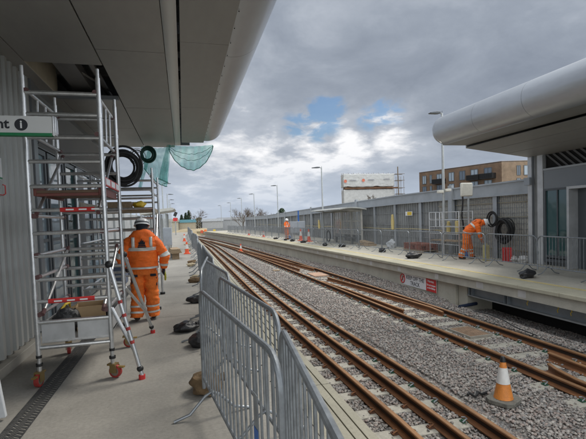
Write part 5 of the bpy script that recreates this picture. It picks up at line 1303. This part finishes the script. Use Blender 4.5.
def bare_tree(label, x, y, z0, h, r, seed, m=TWIG):
    rg = random.Random(seed); t = thing('bare_tree', label, 'tree', (x, y, z0))
    MB().tube([(0, 0, 0), (.05, 0, h * .35), (0, .05, h * .7)], [h * .025, h * .018, h * .008], 7).build('trunk', BARK, t)
    b = MB()
    def br(p, d, l, rad, dep):
        e_ = p + d * l; b.tube([p, (p + e_) / 2 + Vector((rg.gauss(0, .05), rg.gauss(0, .05), 0)) * l, e_], [rad, rad * .8, rad * .5], 4, caps=False)
        if dep:
            for _ in range(4 if dep > 1 else 5):
                nd = (d + Vector((rg.gauss(0, .55), rg.gauss(0, .55), rg.gauss(.12, .4)))).normalized(); br(p + d * l * rg.uniform(.45, 1), nd, l * rg.uniform(.5, .75), rad * .55, dep - 1)
    for k in range(7):
        a = k * .9 + rg.random(); br(Vector((0, 0, h * rg.uniform(.2, .5))), Vector((math.cos(a) * .7, math.sin(a) * .7, .8)).normalized(), r * rg.uniform(.6, .9), h * .010, 3)
    b.build('branches', m, t); return t
for i, (x, y, h, r) in enumerate(((3.6, 150, 6.2, 1.7), (2.2, 152, 5.6, 1.6), (.6, 150, 4.6, 1.4), (4.6, 149, 6.9, 1.5))):
    crown_tree('conifer_tree', f'dark green conifer far beyond the near platform, {ORD[i]} of the clump', x - 2.6, y, -1.6, h + .2, r, LEAFD, 900, i, True)
bare_tree('brown leafless tree right of the dark conifers', 4.6, 148, -1.6, 7.4, 3.0, 5); crown_tree('olive_bush', 'olive brown bush below the leafless tree', 5.2, 146, -1.6, 4.6, 2.4, LEAFO, 900, 8)
for i, (x, y, h, r) in enumerate(((15.8, 100, 6.2, 3.2), (12.9, 95, 6.4, 3.2), (18.5, 97, 5.6, 2.8))): bare_tree(f'bare brown tree rising behind the far end of the mesh wall, {ORD[i]} one', x, y, -1.6, h, r, 20 + i)
for i in range(3): bare_tree(f'bare twiggy tree in front of the wrapped building, {ORD[i]} one', 46 + i * 4.5, 100, -1.6, 11.5, 3.2, 40 + i)
crown_tree('round_tree', 'single green treetop just above the mesh wall', 24.2, 105, -1.6, 5.9, 1.6, LEAFD, 800, 60)
# far sheds and low buildings
def shed(x0, x1, y0, z1, wall_m, roof_m, label, dz=.8):
    t = thing('far_shed', label, 'shed', ((x0 + x1) / 2, y0, -1.6)); hw = (x1 - x0) / 2
    MB().box((-hw, 0, 0), (hw, 8, z1 + 1.6)).build('wall', wall_m, t)
    MB().prism([(-hw - .3, z1 + 1.55), (hw + .3, z1 + 1.55), (hw, z1 + 1.6 + dz), (-hw, z1 + 1.6 + dz)], 'y', -.3, 8.3).build('roof', roof_m, t)
shed(-1.2, 3.6, 130, 1.6, mat('buff_wall', (.42, .36, .26), .8), mat('teal_roof', (.12, .30, .36), .6), 'low shed with a teal roof below the dark conifers')
shed(-5, -1.3, 128, 1.9, mat('cream_wall', (.46, .42, .32), .8), mat('cream_roof', (.4, .37, .3), .8), 'cream low building left of the teal shed')
shed(6, 12.5, 140, 1.7, mat('white_wall', (.42, .42, .42), .7), mat('pale_roof', (.5, .52, .55), .6), 'long white low building beyond the tracks')
shed(12, 26, 150, 2.0, mat('grey_wall', (.36, .37, .38), .7), mat('grey_roof', (.42, .43, .45), .6), 'grey low building behind the end of the mesh wall')
# far earth, plant and site clutter at the end of the tracks
tag(MB().ball((2, 96, -1.6), (7, 10, 1.7), 30, 14, .5, 2).build('sand_heap', mat('sand', (.36, .29, .18), .95, 0, .25, .6)), 'sandy heap at the far end of the tracks', 'heap')
tag(MB().box((4.5, 84, -1.6), (7.6, 85, .4)).build('site_hoarding', mat('hoarding_grey', (.3, .31, .31), .7)), 'grey hoarding across the far end of the tracks', 'hoarding')
for i, (x, y, m) in enumerate(((3.1, 76, CONER), (3.9, 80, HIVIS), (5.4, 78, YEL))):
    t = thing('site_marker', ['red board on a post at the far end of the tracks', 'orange board on a post at the far end of the tracks', 'yellow board on a post at the far end of the tracks'][i], 'marker board', (x, y, -1.1))
    MB().tube([(0, 0, 0), (0, 0, 1.2)], .04, 6).build('post', PIPE, t); MB().box((-.22, -.03, .8), (.22, .03, 1.3)).build('board', m, t)
# near platform, farther on: fence, shelter, cabinet, signal
t = thing('platform_fence', 'pale steel fence along the back of the near platform', 'fence', (-2.45, 0, 0))
b = MB(); y = 14.0
while y < 70: b.box((-.02, y, .1), (.0, y + .22, 2.2)); y += .26
b.build('fence_panel', mat('fence_pale', (.45, .46, .46), .5, .3), t, smooth=False)
for y in np.arange(14, 70, 2.6): MB().box((.001, y, 0), (.07, y + .07, 2.3)).build('post', PIPE, t, smooth=False)
t = thing('waiting_shelter', 'small canopy shelter far along the near platform', 'shelter', (0, 0, 0))
MB().prism([(-2.3, 2.22), (-.55, 2.44), (-.42, 2.52), (-.55, 2.58), (-2.3, 2.42)], 'y', 25, 30).build('roof', mat('shelter_roof_pale', (.5, .5, .46), .5), t)
b = MB()
for yv in (25.3, 27.4, 29.6):
    for x in (-1.9, -1.35, -.95): MB().box((x - .04, yv - .04, 0), (x + .04, yv + .04, 2.3)).build('post', PIPE, t, smooth=False)
MB().box((-1.94, 25.4, .4), (-1.92, 29.5, 2.1)).build('pane', GLASSC, t)
t = thing('control_cabinet', 'grey cabinet on legs beyond the walking worker', 'cabinet', (-.78, 22, 0))
MB().box((-.2, -.18, .62), (.21, .2, 1.5)).build('body', CABM, t, bevel=.012); MB().box((-.16, -.188, .68), (.17, -.181, 1.44)).build('door', mat('cabinet_door', (.31, .34, .38), .45), t, bevel=.006)
MB().box((-.17, -.12, 0), (-.12, .12, .62)).box((.13, -.12, 0), (.18, .12, .62)).build('leg', GALVD, t)
t = thing('timber_stack', 'brown timber planks stacked beside the cabinet on legs', 'planks', (-.5, 21.4, 0), R(6))
b = MB()
for k in range(3): b.box((-.2 + .02 * k, -.8, .3 + k * .07), (.3 - .03 * k, .8, .36 + k * .07))
b.build('plank', PLANK, t, smooth=False); MB().box((-.12, -.6, 0), (.2, -.5, .3)).box((-.12, .5, 0), (.2, .6, .3)).build('trestle', PLANK, t)
t = thing('signal_post', 'railway signal post with red board beyond the near platform', 'signal', (-1.0, 60, 0))
MB().tube([(0, 0, 0), (0, 0, 2.6)], .07, 8).build('pole', PIPE, t); MB().obox((.05, 0, 2.85), (.4, .3, .6), 0, 0, R(25)).build('signal_head', BLACK, t, bevel=.03); MB().box((-.28, -.12, 1.9), (.28, -.08, 2.35)).build('red_board', RED, t)
for i, (x, y) in enumerate(((-1.95, 13.6), (-1.7, 15.6))):
    tag(MB().box((-.25, -.3, 0), (.25, .3, .5)).box((-.26, -.31, .5), (.26, .31, .53)).build('storage_crate', mat('crate_dark', (.07, .09, .14), .6), loc=(x, y, 0), bevel=.01), ['dark storage crate by the corner beyond the glazing', 'dark storage crate behind the first crate by the pale fence'][i], 'crate')
